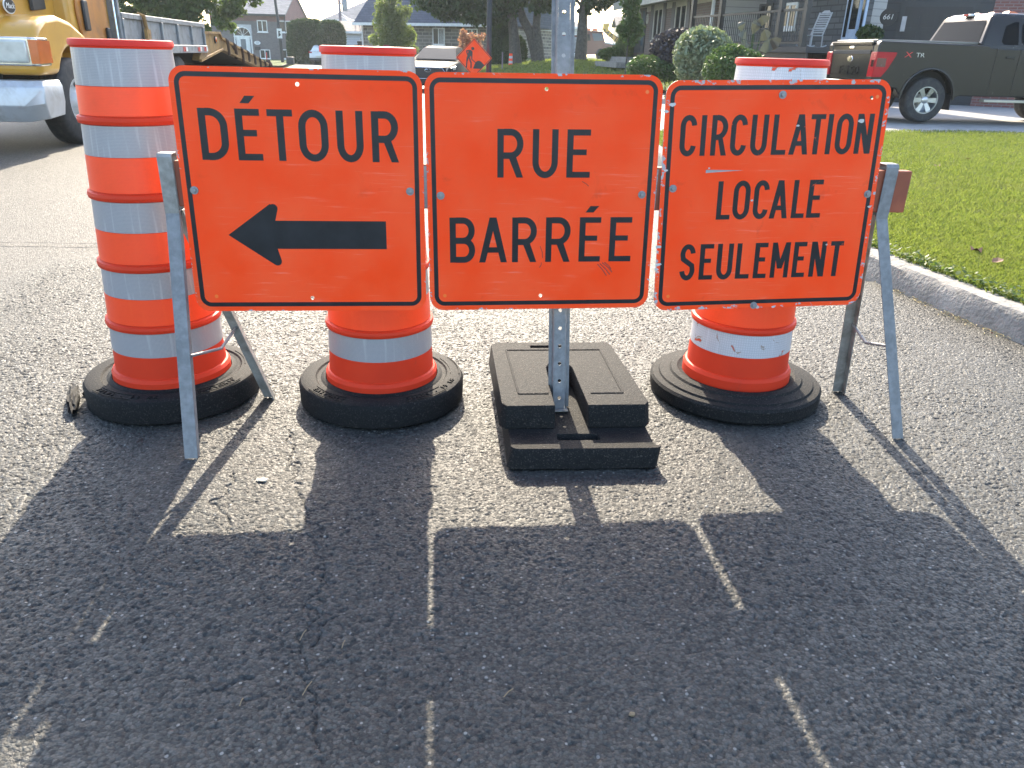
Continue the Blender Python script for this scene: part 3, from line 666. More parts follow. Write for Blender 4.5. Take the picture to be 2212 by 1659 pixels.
# --- barrels
def arc_text(body, rad, zt, size, a0, m, parent):
    for i, c in enumerate(body):
        if c == ' ': continue
        a = a0 + i * size * .78 / rad
        text('moulded_letter' if False else 'moulded_mark', c, size, m, parent, Matrix.Rotation(a, 4, 'Z') @ MT(0, -rad, zt), depth=.0022)
def barrel(x, y, rot, label, worn=False, ring=.312, base='marked'):
    g = empty('traffic_barrel', (x, y, 0), rot, label, 'traffic barrel', 'orange construction barrels behind the barricade')
    def rad(z): return .1985 - (z - .1) * (.1985 - .149) / 1.13
    prof = [(.150, .065), (.211, .065), (.211, .118), (.204, .13), (rad(.14), .133)]
    for zr in (.302, .515, .748, .985):
        r0 = rad(zr); prof += [(r0, zr - .004), (r0 + .009, zr), (r0 + .0115, zr + .010), (r0 + .009, zr + .020), (r0 - .001, zr + .024)]
    prof += [(rad(1.195), 1.205), (rad(1.2) + .003, 1.213)]
    mb = MB(); mb.lathe(prof, 96); obj('body', mb, M['barrel'], g, smooth=25)
    rm = MB(); r0 = rad(1.21); rm.lathe([(r0 + .001, 1.213), (r0 + .0075, 1.214), (r0 + .0085, 1.224), (r0 + .006, 1.232), (r0 - .003, 1.234), (r0 - .012, 1.225), (r0 - .014, 1.19), (r0 - .03, 1.188), (.02, 1.186)], 96); obj('rim', rm, M['barrel_rim'], g, smooth=25)
    ws = M['white_sheet_worn'] if worn else M['white_sheet']
    for z0, z1, m, nm in ((.212, .300, ws, 'white_band'), (.421, .512, ws, 'white_band'), (.646, .745, ws, 'white_band'), (.886, .982, ws, 'white_band'), (1.098, 1.209, ws, 'white_band'),
                          (.328, .420, M['orange_sheet'], 'orange_band'), (.541, .645, M['orange_sheet'], 'orange_band'), (.774, .885, M['orange_sheet'], 'orange_band'), (1.011, 1.097, M['orange_sheet'], 'orange_band')):
        b = MB(); b.lathe([(rad(z0) + .0002, z0), (rad(z0) + .0014, z0 + .0005), (rad(z1) + .0014, z1 - .0005), (rad(z1) + .0002, z1)], 96); obj(nm, b, m, g, smooth=40)
    rb = MB()
    if base == 'marked':
        rb.lathe([(.10, .004), (ring - .012, .004), (ring, .012), (ring + .002, .080), (ring - .006, .094), (ring - .018, .099), (.252, .101), (.246, .095), (.232, .094), (.224, .100), (.214, .102), (.2125, .05), (.10, .05)], 96, closed=True)
    else:
        rb.lathe([(.10, .004), (ring - .01, .004), (ring, .012), (ring + .002, .056), (ring - .006, .066), (ring - .030, .069), (ring - .034, .076), (.262, .082), (.256, .090), (.232, .093), (.224, .088), (.2125, .086), (.2125, .04), (.10, .04)], 96, closed=True)
    for ch in g.children: ch.scale = (1, 1, 1.02)
    bo = obj('rubber_base', rb, M['rubber'] if base == 'marked' else M['rubber_worn'], g, smooth=35)
    if base == 'marked':
        for a0 in (-.95, .45, 1.6):
            fr = MB()
            for (ra, rbb, aa, ab) in ((.262, .265, 0, .62), (.296, .299, 0, .62)):
                k = 12; fr.loft([[(ra * math.sin(a0 + ab * i / k), -ra * math.cos(a0 + ab * i / k), .1002), (rbb * math.sin(a0 + ab * i / k), -rbb * math.cos(a0 + ab * i / k), .1002), (rbb * math.sin(a0 + ab * i / k), -rbb * math.cos(a0 + ab * i / k), .1030), (ra * math.sin(a0 + ab * i / k), -ra * math.cos(a0 + ab * i / k), .1030)] for i in range(k + 1)])
            obj('moulded_frame', fr, M['rubber'], bo, smooth=0)
        arc_text('33LBS - 15 KG' if rot > .1 else 'EASYGRIP', .281, .101, .026, -.90 if rot > .1 else -.86, M['rubber'], bo)
        arc_text('33LBS - 15 KG' if rot < .1 else 'EASYGRIP', .281, .101, .026, .50, M['rubber'], bo)
    return g
barrel(-1.308, 2.735, .22, 'orange and silver barrel on a crumbling rubber ring left of the DÉTOUR sign')
barrel(-.505, 2.755, .0, 'orange barrel behind the DÉTOUR sign between the other two barrels')
barrel(.905, 2.905, .5, 'scraped orange barrel with peeling white bands behind the CIRCULATION LOCALE sign', True, .335, 'stepped')
# crumbled rubber from the left ring
def lump(name, loc, dims, m, label, cat, seed, n=3):
    bm = bmesh.new(); bmesh.ops.create_icosphere(bm, subdivisions=n, radius=1); r = random.Random(seed)
    for v in bm.verts: v.co = Vector((v.co.x * dims[0], v.co.y * dims[1], v.co.z * dims[2])) * r.uniform(.78, 1.15)
    me = bpy.data.meshes.new(name); bm.to_mesh(me); bm.free(); me.materials.append(m); o = bpy.data.objects.new(name, me); col.objects.link(o); o.location = loc
    return tag(o, label, cat)
pa_, pb_ = gr(158, 905), gr(164, 843); p = (pa_ + pb_) / 2
o = lump('rubber_chunk', (p.x, p.y, .022), (.022, (pb_ - pa_).length / 2 * .92, .026), M['rubber'], 'broken black rubber chunk lying on sunlit asphalt beside the barrel ring', 'rubber chunk', 3); o.rotation_euler = (0, 0, math.atan2(pb_.y - pa_.y, pb_.x - pa_.x) - R(90))
p = gr(197, 850); lump('rubber_crumb', (p.x - .01, p.y - .02, .008), (.012, .010, .009), M['rubber'], 'small crumb of black rubber touching the torn barrel ring', 'rubber crumb', 4, 2)

# --- sign post in its two stacked rubber feet
ft = empty('rubber_weight', (.205, 2.53, 0), R(4.5), 'lower black rubber block lying on the asphalt under the post', 'rubber weight', 'stacked rubber post weights')
def foot_mesh(name, outline, holes, z0, z1, m, parent, taper=.012, bevel=.012):
    cu = bpy.data.curves.new(name, 'CURVE'); cu.dimensions = '2D'; cu.fill_mode = 'BOTH'; cu.extrude = (z1 - z0) / 2
    for p in [outline] + holes:
        s = cu.splines.new('POLY'); s.points.add(len(p) - 1); s.use_cyclic_u = True
        for i, q in enumerate(p): s.points[i].co = (q[0], q[1], 0, 1)
    o = bpy.data.objects.new(name, cu); col.objects.link(o); bpy.context.view_layer.update()
    me = bpy.data.meshes.new_from_object(o.evaluated_get(bpy.context.evaluated_depsgraph_get())); bpy.data.objects.remove(o)
    me.transform(MT(0, 0, (z0 + z1) / 2)); bm = bmesh.new(); bm.from_mesh(me); bmesh.ops.remove_doubles(bm, verts=bm.verts, dist=1e-5); bmesh.ops.dissolve_limit(bm, angle_limit=R(1), verts=bm.verts, edges=bm.edges)
    zc = (z0 + z1) / 2
    for v in bm.verts:
        if v.co.z > zc: v.co.x -= math.copysign(taper, v.co.x - (outline[0][0] + outline[1][0]) / 2) * min(1, abs(v.co.x) / .2) ; v.co.y -= taper * (1 if v.co.y > 0 else -1) * min(1, abs(v.co.y) / .2)
    bm.to_mesh(me); bm.free(); me.materials.clear(); me.materials.append(m)
    o = bpy.data.objects.new(name, me); col.objects.link(o); o.parent = parent
    b = o.modifiers.new('bevel', 'BEVEL'); b.width = bevel; b.segments = 3; b.limit_method = 'ANGLE'; b.angle_limit = R(40)
    return o
def rq(x0, x1, y0, y1, r=.02): return arc(x1 - r, y1 - r, r, r, 0, 90, 4) + arc(x0 + r, y1 - r, r, r, 90, 180, 4) + arc(x0 + r, y0 + r, r, r, 180, 270, 4) + arc(x1 - r, y0 + r, r, r, 270, 360, 4)
foot_mesh('block', rq(-.238, .262, -.320, .33, .025), [rq(-.072, .072, -.262, -.215, .006)], .004, .073, M['rubber_worn'], ft, .012, .016)
ft2 = empty('rubber_weight', (.185, 2.66, .0745), R(5.5), 'upper black rubber block slotted around the galvanised post', 'rubber weight', 'stacked rubber post weights')
slot = [(-.235, -.295), (-.062, -.295), (-.050, .06), (-.035, .10), (0, .112), (.035, .10), (.050, .06), (.052, -.295), (.255, -.295), (.272, -.27), (.255, .31), (.235, .34), (-.235, .34), (-.255, .31), (-.252, -.27)]
foot_mesh('block', slot, [rq(-.085, .05, .275, .302, .004)], 0, .083, M['rubber_worn'], ft2, .008, .020)
rp = MB()
for pts in ([(-.18, -.19), (-.19, .24), (.19, .24), (.19, -.19), (.075, -.19)], [(-.18, -.19), (-.075, -.19)]):
    for p, q in zip(pts, pts[1:]): rp.tube([(p[0], p[1], .0825), (q[0], q[1], .0825)], .0042, 8)
obj('raised_frame', rp, M['rubber_worn'], ft2)
pl = MB()
post = empty('sign_post', (.172, 2.515, .074), R(4), 'perforated galvanised channel post rising behind the RUE BARRÉE sign out of its rubber feet', 'sign post')
def channel(name, z0, z1, step, m, parent):
    cu = bpy.data.curves.new(name, 'CURVE'); cu.dimensions = '2D'; cu.fill_mode = 'BOTH'; cu.extrude = .0015
    def spl(p):
        s = cu.splines.new('POLY'); s.points.add(len(p) - 1); s.use_cyclic_u = True
        for i, q in enumerate(p): s.points[i].co = (q[0], q[1], 0, 1)
    spl([(-.019, z0), (.019, z0), (.019, z1), (-.019, z1)]); z = z0 + .04
    while z < z1 - .02: spl(arc(0, z, .0062, .0062, 0, 337.5, 15)); z += step
    o = bpy.data.objects.new(name, cu); col.objects.link(o); bpy.context.view_layer.update()
    me = bpy.data.meshes.new_from_object(o.evaluated_get(bpy.context.evaluated_depsgraph_get())); bpy.data.objects.remove(o)
    me.transform(FACE); me.materials.clear(); me.materials.append(m); o = bpy.data.objects.new(name, me); col.objects.link(o); o.parent = parent
    fl = MB()
    for s in (-1, 1): fl.prism([(s * .0192, -.0015), (s * .0222, -.0015), (s * .0262, .020), (s * .0372, .020), (s * .0372, .0235), (s * .0238, .0235)], z0, z1, 'z')
    obj('flange', fl, m, parent, smooth=0, bevel=.0008)
post.rotation_euler = (R(-8.4), R(-1.2), R(4))
channel('web', .004, 2.1, .0635, M['galv'], post)
tg = MB(); tg.box(-.03, .03, -.03, .06, .0, .004); obj('foot_plate', tg, M['galv2'], post, bevel=.001)

# ================================================================ BUILDINGS
M['shingle_grey'] = masonry('grey_shingles', (.17, .17, .18), (.23, .23, .235), (.12, .12, .125), .5, .16, .012, .9)
M['shingle_navy'] = masonry('blue_shingles', (.050, .060, .085), (.075, .085, .115), (.035, .04, .055), .5, .16, .012, .9)
M['shingle_brown'] = masonry('brown_shingles', (.15, .13, .12), (.2, .175, .16), (.1, .09, .085), .5, .16, .012, .9)
M['brick_grey'] = masonry('grey_brick', (.13, .115, .115), (.17, .145, .14), (.15, .14, .14), .22, .075, .012)
M['brick_red'] = masonry('red_brick', (.16, .06, .05), (.2, .08, .07), (.2, .15, .14), .22, .075, .012)
M['brick_brown'] = masonry('brown_brick', (.115, .07, .055), (.16, .10, .075), (.15, .13, .11), .22, .085, .015)
M['stone'] = masonry('rubble_stone', (.10, .088, .076), (.22, .19, .155), (.30, .27, .23), .55, .22, .028, offs=.37, bmp=.8)
M['stone_dark'] = masonry('dark_stone_veneer', (.07, .075, .08), (.115, .118, .12), (.05, .052, .055), .5, .16, .02, offs=.4)
M['siding_white'] = siding('white_siding', (.62, .66, .70), .2)
M['siding_beige'] = siding('beige_siding', (.42, .41, .38), .22)
M['siding_black'] = siding('dark_board_siding', (.030, .031, .033), .24)
M['trim_white'] = mat('white_trim', (.7, .7, .68), .5)
M['trim_beige'] = mat('beige_trim', (.40, .37, .31), .6)
M['stucco'] = mat('pale_stucco', (.46, .45, .45), .9)
M['door_blue'] = mat('pale_blue_door', (.34, .44, .58), .45)
M['frame_dark'] = mat('dark_frame', (.028, .03, .033), .5)
M['curtain'] = mat('curtain', (.30, .29, .27), .9, var=.3, vs=9)
M['shutter'] = siding('louvred_shutter', (.085, .075, .068), .06)

class Face:
    """a facade from plan point a to plan point b (seen left to right); local x along it, -y towards the street, z up"""
    def __init__(s, name, a, b, z, label, cat, group=None):
        s.a = Vector((a[0], a[1], z)); d = Vector((b[0] - a[0], b[1] - a[1], 0)); s.L = d.length; s.rz = math.atan2(d.y, d.x)
        s.e = empty(name, s.a, s.rz, label, cat, group); s.d = d.normalized(); s.n = Vector((-s.d.y, s.d.x, 0))
    def p(s, x, y):                                        # photo pixel -> (u, z) on the facade
        r_ = Vector(ray(x, y)); o = Vector((0, 0, CAMH)); t = (s.a - o).dot(s.n) / r_.dot(s.n); q = o + r_ * t - s.a
        return q.dot(s.d), q.z
    def rect(s, x0, y0, x1, y1):
        a, b = s.p(x0, (y0 + y1) / 2), s.p(x1, (y0 + y1) / 2); c, d = s.p((x0 + x1) / 2, y0), s.p((x0 + x1) / 2, y1)
        return a[0], b[0], d[1], c[1]
    def window(s, px=None, uz=None, mull=1, fw=.07, fm='trim_white', pane='glass', name='window', depth=.05, sill=True, curtain=False):
        u0, u1, z0, z1 = uz if uz else s.rect(*px)
        f = MB(); f.box(u0, u0 + fw, -depth, .02, z0, z1); f.box(u1 - fw, u1, -depth, .02, z0, z1); f.box(u0 + fw, u1 - fw, -depth, .02, z1 - fw, z1); f.box(u0 + fw, u1 - fw, -depth, .02, z0, z0 + fw)
        for i in range(mull):
            c = u0 + (u1 - u0) * (i + 1) / (mull + 1); f.box(c - fw * .5, c + fw * .5, -depth + .004, .02, z0 + fw, z1 - fw)
        if sill: f.box(u0 - .05, u1 + .05, -depth - .05, .02, z0 - .08, z0 - .002)
        o = obj(name, f, M[fm], s.e, smooth=0)
        g = MB(); g.box(u0 + fw, u1 - fw, -.022, -.012, z0 + fw, z1 - fw); obj('pane', g, M[pane], o, smooth=0)
        if curtain:
            c = MB(); n = 14; a, b = (u0 + u1) / 2 + fw, u1 - fw * 1.3
            c.add([(a + (b - a) * i / n, -.0245 - .0012 * (i % 2), z) for z in (z0 + fw, z1 - fw) for i in range(n + 1)], [(i, i + 1, n + 2 + i, n + 1 + i) for i in range(n)]); obj('curtain', c, M['curtain'], o, smooth=0)
        return o
    def part(s, name, mb, m, **k): return obj(name, mb, M[m] if isinstance(m, str) else m, s.e, **k)
    def box(s, name, u0, u1, y0, y1, z0, z1, m, **k): mb = MB(); mb.box(u0, u1, y0, y1, z0, z1); return s.part(name, mb, m, smooth=0, **k)

# --- split-level grey brick house with the arched entrance, far left
f = Face('grey_brick_house', (at(455, 60, 79).x, 79), (-22.07, 79), .0, 'far grey brick house with white arched doorway and red brick gable end', 'house', 'houses along the street')
L = f.L; eave = f.p(600, 33)[1]; dp = 7.4; rg = f.p(600, 0)[1] + .75
f.box('wall', 0, L, 0, dp, -.3, eave, 'brick_grey')
mb = MB(); mb.add([(L + .006, .0, -.3), (L + .006, dp, -.3), (L + .006, dp, eave), (L + .006, dp / 2, rg - .1), (L + .006, 0, eave)], [(0, 1, 2, 3, 4)]); f.part('gable', mb, 'brick_red', smooth=0)
mb = MB(); mb.box(0, L + .002, -.006, 0, eave - .55, eave); f.part('frieze', mb, 'brick_red', smooth=0)
mb = MB(); mb.prism([(-.35, eave - .05), (dp / 2, rg), (dp + .35, eave - .05), (dp + .35, eave + .07), (dp / 2, rg + .14), (-.35, eave + .07)], -.2, L + .12, 'x'); f.part('roof', mb, 'shingle_grey', smooth=0)
mb = MB(); mb.box(-.2, L + .1, -.42, -.36, eave - .1, eave + .07); f.part('gutter', mb, 'frame_dark', smooth=0)
f.window((556, 44, 577.5, 69)); f.window((603, 45, 631, 70)); f.window((562, 107, 584, 127)); f.window((610, 107, 630, 127))
u0, u1, z0, z1 = f.rect(506.5, 53, 546, 128)
f.box('door_surround', u0, u1, -.04, 0, z0, z1, 'stucco')
uc, rr = (u0 + u1) / 2, (u1 - u0) * .44; za = f.p(528, 77)[1]
fan = MB(); fan.prism([(uc + rr * math.cos(R(a)), za + rr * .95 * math.sin(R(a))) for a in range(0, 181, 15)], -.075, -.04); fl = f.part('fanlight', fan, 'glass', smooth=0)
fr = MB()
for a in (36, 72, 108, 144): fr.tube([(uc, -.08, za), (uc + rr * math.cos(R(a)), -.08, za + rr * .95 * math.sin(R(a)))], .02, 4)
fr.tube([(uc + rr * math.cos(R(a)), -.08, za + rr * .95 * math.sin(R(a))) for a in range(0, 181, 12)], .05, 4); obj('fanlight_bars', fr, M['trim_white'], fl, smooth=0)
f.box('lintel', uc - rr - .1, uc + rr + .1, -.09, -.04, za - .14, za, 'trim_white')
d = f.box('door', uc - .48, uc + .48, -.08, -.04, z0 + .1, za - .14, 'trim_white')
for a, b in ((uc - .28, uc + .28), (uc - rr, uc - .62), (uc + .62, uc + rr)): g = MB(); g.box(a + .04, b - .04, -.092, -.082, z0 + .35, za - .3); obj('door_pane', g, M['glass_l'], d, smooth=0)
for a in (uc - rr - .06, uc - .6, uc + .5, uc + rr - .04): g = MB(); g.box(a, a + .1, -.10, -.04, z0, za - .14); obj('door_frame', g, M['trim_white'], f.e, smooth=0)
u, z = f.p(556, 92.5); nb = MB(); nb.prism([(u + .3 * math.cos(R(a)), z + .17 * math.sin(R(a))) for a in range(0, 360, 20)], -.05, -.006); nbo = f.part('number_plate', nb, 'trim_white', smooth=0)
text('number', '13', .26, M['black'], nbo, MT(u, -.053, z) @ FACE)
f.box('mailbox', u - .25, u + .25, -.15, -.006, z - .62, z - .33, 'black_trim')
f.box('downpipe', L - .12, L - .04, -.06, -.006, 0, eave, 'frame_dark')

# --- white garage and neighbour roofs in the gap
f = Face('white_garage', (at(720, 100, 75).x, 75), (at(812, 100, 75).x, 75), .0, 'low white sided garage with brown roof between the hedge and the stone house', 'garage', 'houses along the street')
e_ = f.p(768, 71)[1]; r2 = f.p(768, 47)[1]
f.box('wall', 0, f.L, 0, 5, -.3, e_, 'siding_white')
mb = MB(); mb.prism([(-.35, e_ - .02), (2.6, r2), (5.3, e_), (2.6, r2 + .12), (-.35, e_ + .1)], -.2, f.L + .2, 'x'); f.part('roof', mb, 'shingle_brown', smooth=0)
f.box('gutter', -.2, f.L + .2, -.45, -.352, e_ - .06, e_ + .12, 'trim_white')
f.window((777.5, 81, 794, 91), mull=3)
f = Face('hip_roof_house', (at(690, 60, 92).x, 92), (at(830, 60, 92).x, 92), .0, 'distant house with large grey blue hip roof behind the white garage', 'house', 'houses along the street')
e_ = f.p(760, 44)[1]; L = f.L
f.box('wall', 1.2, L, 0, 8, -.3, e_, 'siding_white')
pk = f.p(787, 2)[1] + .5; up_ = f.p(790, 2)[0]
mb = MB(); mb.add([(.4, -.4, e_), (L + .5, -.4, e_), (L + .5, 8.4, e_), (.4, 8.4, e_), (up_, 4, pk), (L, 4, pk)], [(0, 1, 5, 4), (1, 2, 5), (2, 3, 4, 5), (3, 0, 4), (3, 2, 1, 0)]); f.part('roof', mb, 'shingle_grey', smooth=0)
f.box('fascia', .4, L, -.46, -.402, e_ - .22, e_ + .05, 'trim_white')
mb = MB(); mb.box(3, 3.4, 3, 3.4, e_ + .2, e_ + 1.5); f.part('chimney', mb, 'brick_red', smooth=0)

# --- stone bungalow with the blue roof
f = Face('stone_bungalow', (at(783, 110, 62).x, 62), (at(1074, 110, 57).x, 57), gz(-6, 58) - .1, 'stone bungalow with dark blue shingle roof behind the parked dark car', 'house', 'houses along the street')
L = f.L; e_ = f.p(930, 51.5)[1]
f.box('wall', .15, L, 0, 9, -.8, e_ - .12, 'stone')
mb = MB(); mb.add([(-.35, -.5, e_), (L + .3, -.5, e_), (L + .3, 9.5, e_), (-.35, 9.5, e_), (.35, 4.5, e_ + 5.2), (L + .3, 4.5, e_ + 5.2)], [(0, 1, 5, 4), (1, 2, 5), (2, 3, 4, 5), (3, 0, 4), (3, 2, 1, 0)]); f.part('roof', mb, 'shingle_navy', smooth=0)
f.box('gutter', -.35, L + .3, -.62, -.502, e_ - .16, e_ + .02, 'trim_white'); f.box('soffit', .15, L, -.498, -.005, e_ - .13, e_ - .02, 'trim_beige')
f.window((935, 60, 961, 97), curtain=True); f.window((1008, 62, 1032, 97))
f.box('downpipe', .05, .13, -.08, -.0, -.2, e_ - .16, 'trim_white')

# --- white and grey bungalow far in the middle
f = Face('far_bungalow', (at(1060, 90, 96).x, 96), (at(1262, 90, 96).x, 96), .3, 'far low bungalow with white fascia seen behind the maple trunks', 'house', 'houses along the street')
L = f.L; e_ = f.p(1130, 56)[1]
f.box('wall', 0, L, 0, 7, -.5, e_ - .05, 'siding_white')
mb = MB(); mb.add([(-.5, -.6, e_), (L + .3, -.6, e_), (L + .3, 7.5, e_), (-.5, 7.5, e_), (3.2, 3.5, e_ + 1.25), (L - 2.5, 3.5, e_ + 1.25)], [(0, 1, 5, 4), (1, 2, 5), (2, 3, 4, 5), (3, 0, 4), (3, 2, 1, 0)]); f.part('roof', mb, 'shingle_brown', smooth=0)
f.box('fascia', -.5, L + .3, -.7, -.602, e_ - .22, e_ + .06, 'trim_white')
f.window((1078, 66, 1112, 80), mull=2, pane='glass_l'); f.box('garage_door', f.p(1165, 70)[0], f.p(1235, 70)[0], -.05, -.006, -.1, e_ - .75, 'stucco')
f = Face('far_gable_house', (at(1408, 90, 104).x - 1.6, 104), (at(1408, 90, 104).x + 9, 104), .3, 'far pale sided house with steep gable above the excavator arm', 'house', 'houses along the street')
e_ = f.p(1390, 60)[1]; L = f.L
f.box('wall', .5, L - 2, .4, 8, -.5, e_, 'siding_white')
pk = f.p(1405, 15)[1]
mb = MB(); mb.add([(-1.2, 0, e_ - .3), (5.2, 0, e_ - .3), (2.1, 0, pk), (-1.2, 8, e_ - .3), (5.2, 8, e_ - .3), (2.1, 8, pk)], [(0, 1, 2), (0, 2, 5, 3), (1, 4, 5, 2)]); f.part('gable', mb, 'siding_white', smooth=0)
mb = MB(); mb.prism([(-1.6, e_ - .6), (2.1, pk + .15), (5.8, e_ - .6), (5.8, e_ - .45), (2.1, pk + .35), (-1.6, e_ - .45)], -.3, 8.2, 'y'); f.part('roof', mb, 'shingle_brown', smooth=0)
f = Face('far_garage', (at(1333, 90, 99).x, 99), (at(1385, 90, 99).x, 99), .3, 'far small garage with brown roof behind the dump truck cab', 'garage', 'houses along the street')
e_ = f.p(1355, 58)[1]; pk = f.p(1355, 36)[1]; L = f.L
f.box('wall', 0, L, 0, 5, -.5, e_, 'trim_beige'); mb = MB(); mb.prism([(-.4, e_), (2.5, pk), (5.4, e_), (2.5, pk + .1), (-.4, e_ + .1)], -.3, L + .3, 'x'); f.part('roof', mb, 'shingle_brown', smooth=0)

# --- brown brick house on the right, front seen obliquely; beige siding on its end wall
ZB = .95
f = Face('brown_brick_house', (5.20, 41.0), (6.70, 29.8), ZB, 'brown brick house with shuttered windows and beige siding end wall, right of the post', 'house', 'houses along the street')
L = f.L; e_ = f.p(1435, 4)[1]
f.box('wall', 0, L, 0, .3, -.8, e_, 'brick_brown')
f.box('side_wall', L - .3, L, .3, 9, -.8, e_ + .4, 'siding_beige')
f.box('back_wall', 0, .3, .3, 9, -.8, e_ + .2, 'siding_beige')
mb = MB(); mb.prism([(-.75, e_ + .02), (4.6, e_ + 2.6), (9.8, e_ + .02), (9.8, e_ + .2), (4.6, e_ + 2.85), (-.75, e_ + .2)], -.4, L + .4, 'x'); f.part('roof', mb, 'shingle_grey', smooth=0)
f.box('soffit', -.4, L + .4, -.74, -.01, e_ - .03, e_ + .01, 'trim_beige'); f.box('fascia', -.4, L + .4, -.80, -.752, e_ - .12, e_ + .2, 'trim_beige')
f.box('frieze', 0, L, -.03, -.005, e_ - .28, e_ - .04, 'trim_beige')
u0, u1, z0, z1 = f.rect(1374.5, 19, 1395, 114)
f.box('door_frame', u0, u1, -.06, -.004, z0, z1, 'frame_dark'); dd = f.box('door', u0 + .12, u1 - .5, -.075, -.062, z0 + .05, z1 - .12, 'black_trim'); f.box('sidelight', u1 - .42, u1 - .12, -.075, -.062, z0 + .3, z1 - .12, 'glass_l')
g = MB(); g.tube([(u1 - .62, -.1, z0 + 1.0), (u1 - .62, -.1, z0 + 1.25)], .02, 6); obj('handle', g, M['chrome'], dd)
for px in ((1413, 11, 1432, 86), (1459, 4, 1483, 88)):
    a, b, c, d = f.rect(*px); f.window(uz=(a, b, c, d), fm='trim_beige', mull=1, curtain=False, fw=.09)
    for q0, q1 in ((a - .42, a - .06), (b + .06, b + .42)): f.box('shutter', q0, q1, -.06, -.004, c - .05, d + .03, 'shutter')
f.window((1341, 42, 1371, 95), fm='frame_dark', mull=2, pane='glass')
f.box('window_box', f.p(1343, 90)[0], f.p(1370, 90)[0], -.2, -.06, f.p(1356, 98)[1], f.p(1356, 90)[1], 'trim_white')
u, z = f.p(1399.5, 41); nb = MB(); nb.prism([(u + .16 * math.cos(R(a)), z + .21 * math.sin(R(a))) for a in range(0, 360, 20)], -.04, -.004); nbo = f.part('number_plate', nb, 'trim_beige', smooth=0)
text('number', '21', .2, M['black'], nbo, MT(u, -.043, z) @ FACE)
f.box('downpipe', L - .14, L - .05, -.1, -.006, 0, e_, 'trim_white'); f.box('foundation', 0, L, -.02, -.004, -.8, .25, 'concrete')
st = Face('entrance_steps', (4.75, 40.2), (5.40, 35.6), ZB - .15, 'two pale concrete steps before the brown brick house door', 'steps')
for i, (d0, zz_) in enumerate(((-1.3, .22), (-.85, .44))):
    st.box('step', .3 + i * .3, st.L - .3, d0, .5, (0 if i == 0 else .222), zz_, 'concrete')

# --- dark house with a porch; garage on its right
ZP = .55
f = Face('porch_house', (8.10, 28.6), (9.75, 22.8), ZP, 'dark stone house with black railed porch and pale blue front door', 'house', 'houses along the street')
L = f.L; H_ = 4.2
f.box('wall', 0, L - 1.0, 0, .25, -.6, H_, 'stone_dark'); f.box('side_wall', .0, .3, .3, 7, -.6, H_, 'siding_beige')
zd = f.p(1850, 112)[1]                                     # porch deck level
zd = 1.06
mb = MB(); mb.box(-.8, L + .2, -2.5, -.01, zd - .14, zd); f.part('deck', mb, 'black_trim', smooth=0)
f.box('skirt', -.75, L + .15, -2.42, -2.38, -.6, zd - .142, 'black')
u0, u1, z0, z1 = f.rect(1829, -24, 1872, 96); z0 = zd + .02
f.box('door_frame', u0, u1, -.07, -.004, z0, z0 + 2.75, 'door_blue')
dd = f.box('door', u0 + (u1 - u0) * .30, u0 + (u1 - u0) * .76, -.10, -.072, z0 + .03, z0 + 2.08, 'door_blue')
g = MB(); g.box(u0 + (u1 - u0) * .37, u0 + (u1 - u0) * .69, -.112, -.102, z0 + .5, z0 + 1.9); obj('door_pane', g, M['glass'], dd, smooth=0)
f.box('transom', u0 + .12, u1 - .12, -.085, -.072, z0 + 2.2, z0 + 2.65, 'glass_l')
for a, b in ((.08, .22), (.84, .95)): f.box('sidelight', u0 + (u1 - u0) * a, u0 + (u1 - u0) * b, -.085, -.072, z0 + .3, z0 + 2.0, 'glass')
f.window((1690, 6, 1722, 62), fm='trim_white', mull=1, fw=.08)
f.window((1640, 8, 1668, 66), fm='frame_dark', mull=1, fw=.08)
f.box('porch_roof', -1.0, L + .3, -2.9, .2, zd + 2.75, zd + 2.95, 'trim_beige')
def rail(f, u0, u1, y, z, n):
    mb = MB(); mb.box(u0, u1, y - .03, y + .03, z + .88, z + .94); mb.box(u0, u1, y - .02, y + .02, z + .08, z + .13); r_ = f.part('railing', mb, 'black', smooth=0)
    b = MB(); k = int((u1 - u0) / .11)
    for i in range(1, k): x = u0 + (u1 - u0) * i / k; b.box(x - .009, x + .009, y - .009, y + .009, z + .13, z + .88)
    o = obj('balusters', b, M['black'], r_, smooth=0); o['kind'] = 'stuff'
yp = -2.3
pu = [-.65, 1.25, 4.55, L - .3]
for i, u in enumerate(pu): f.box('porch_post', u - .07, u + .07, yp - .07, yp + .07, zd + .002, zd + 2.748, 'black')
for a, b in zip(pu, pu[1:]): rail(f, a + .07, b - .07, yp, zd, 0)
# garage wing
g_ = Face('garage_wing', (10.75, 25.4), (14.9, 23.2), ZP - .3, 'dark board clad garage with number 661 behind the pickup', 'garage')
L = g_.L
g_.box('wall', 0, L, 0, .3, -.6, 4.6, 'siding_black')
u0, u1, z0, z1 = g_.rect(1946, 15, 2090, 130)
g_.box('door_frame', u0 - .14, u1 + .14, -.05, -.004, -.3, z1 + .14, 'frame_dark')
gd = g_.box('garage_door', u0, u1, -.075, -.052, -.3, z1, 'black_trim')
for k in range(4):
    mb = MB(); zz_ = z1 - .08 - k * .56
    for j in range(4): mb.box(u0 + .1 + j * (u1 - u0 - .1) / 4, u0 + (j + 1) * (u1 - u0 - .1) / 4, -.088, -.077, zz_ - .46, zz_)
    obj('door_panel', mb, M['black'], gd, smooth=0)
u, z = g_.p(1919, 37); nb = MB(); nb.prism([(u + .23 * math.cos(R(a)), z + .23 * math.sin(R(a))) for a in range(0, 360, 15)], -.04, -.004); nbo = g_.part('number_plate', nb, 'black', smooth=0)
text('number', '661', .2, M['trim_white'], nbo, MT(u, -.043, z) @ FACE, shear=.15)
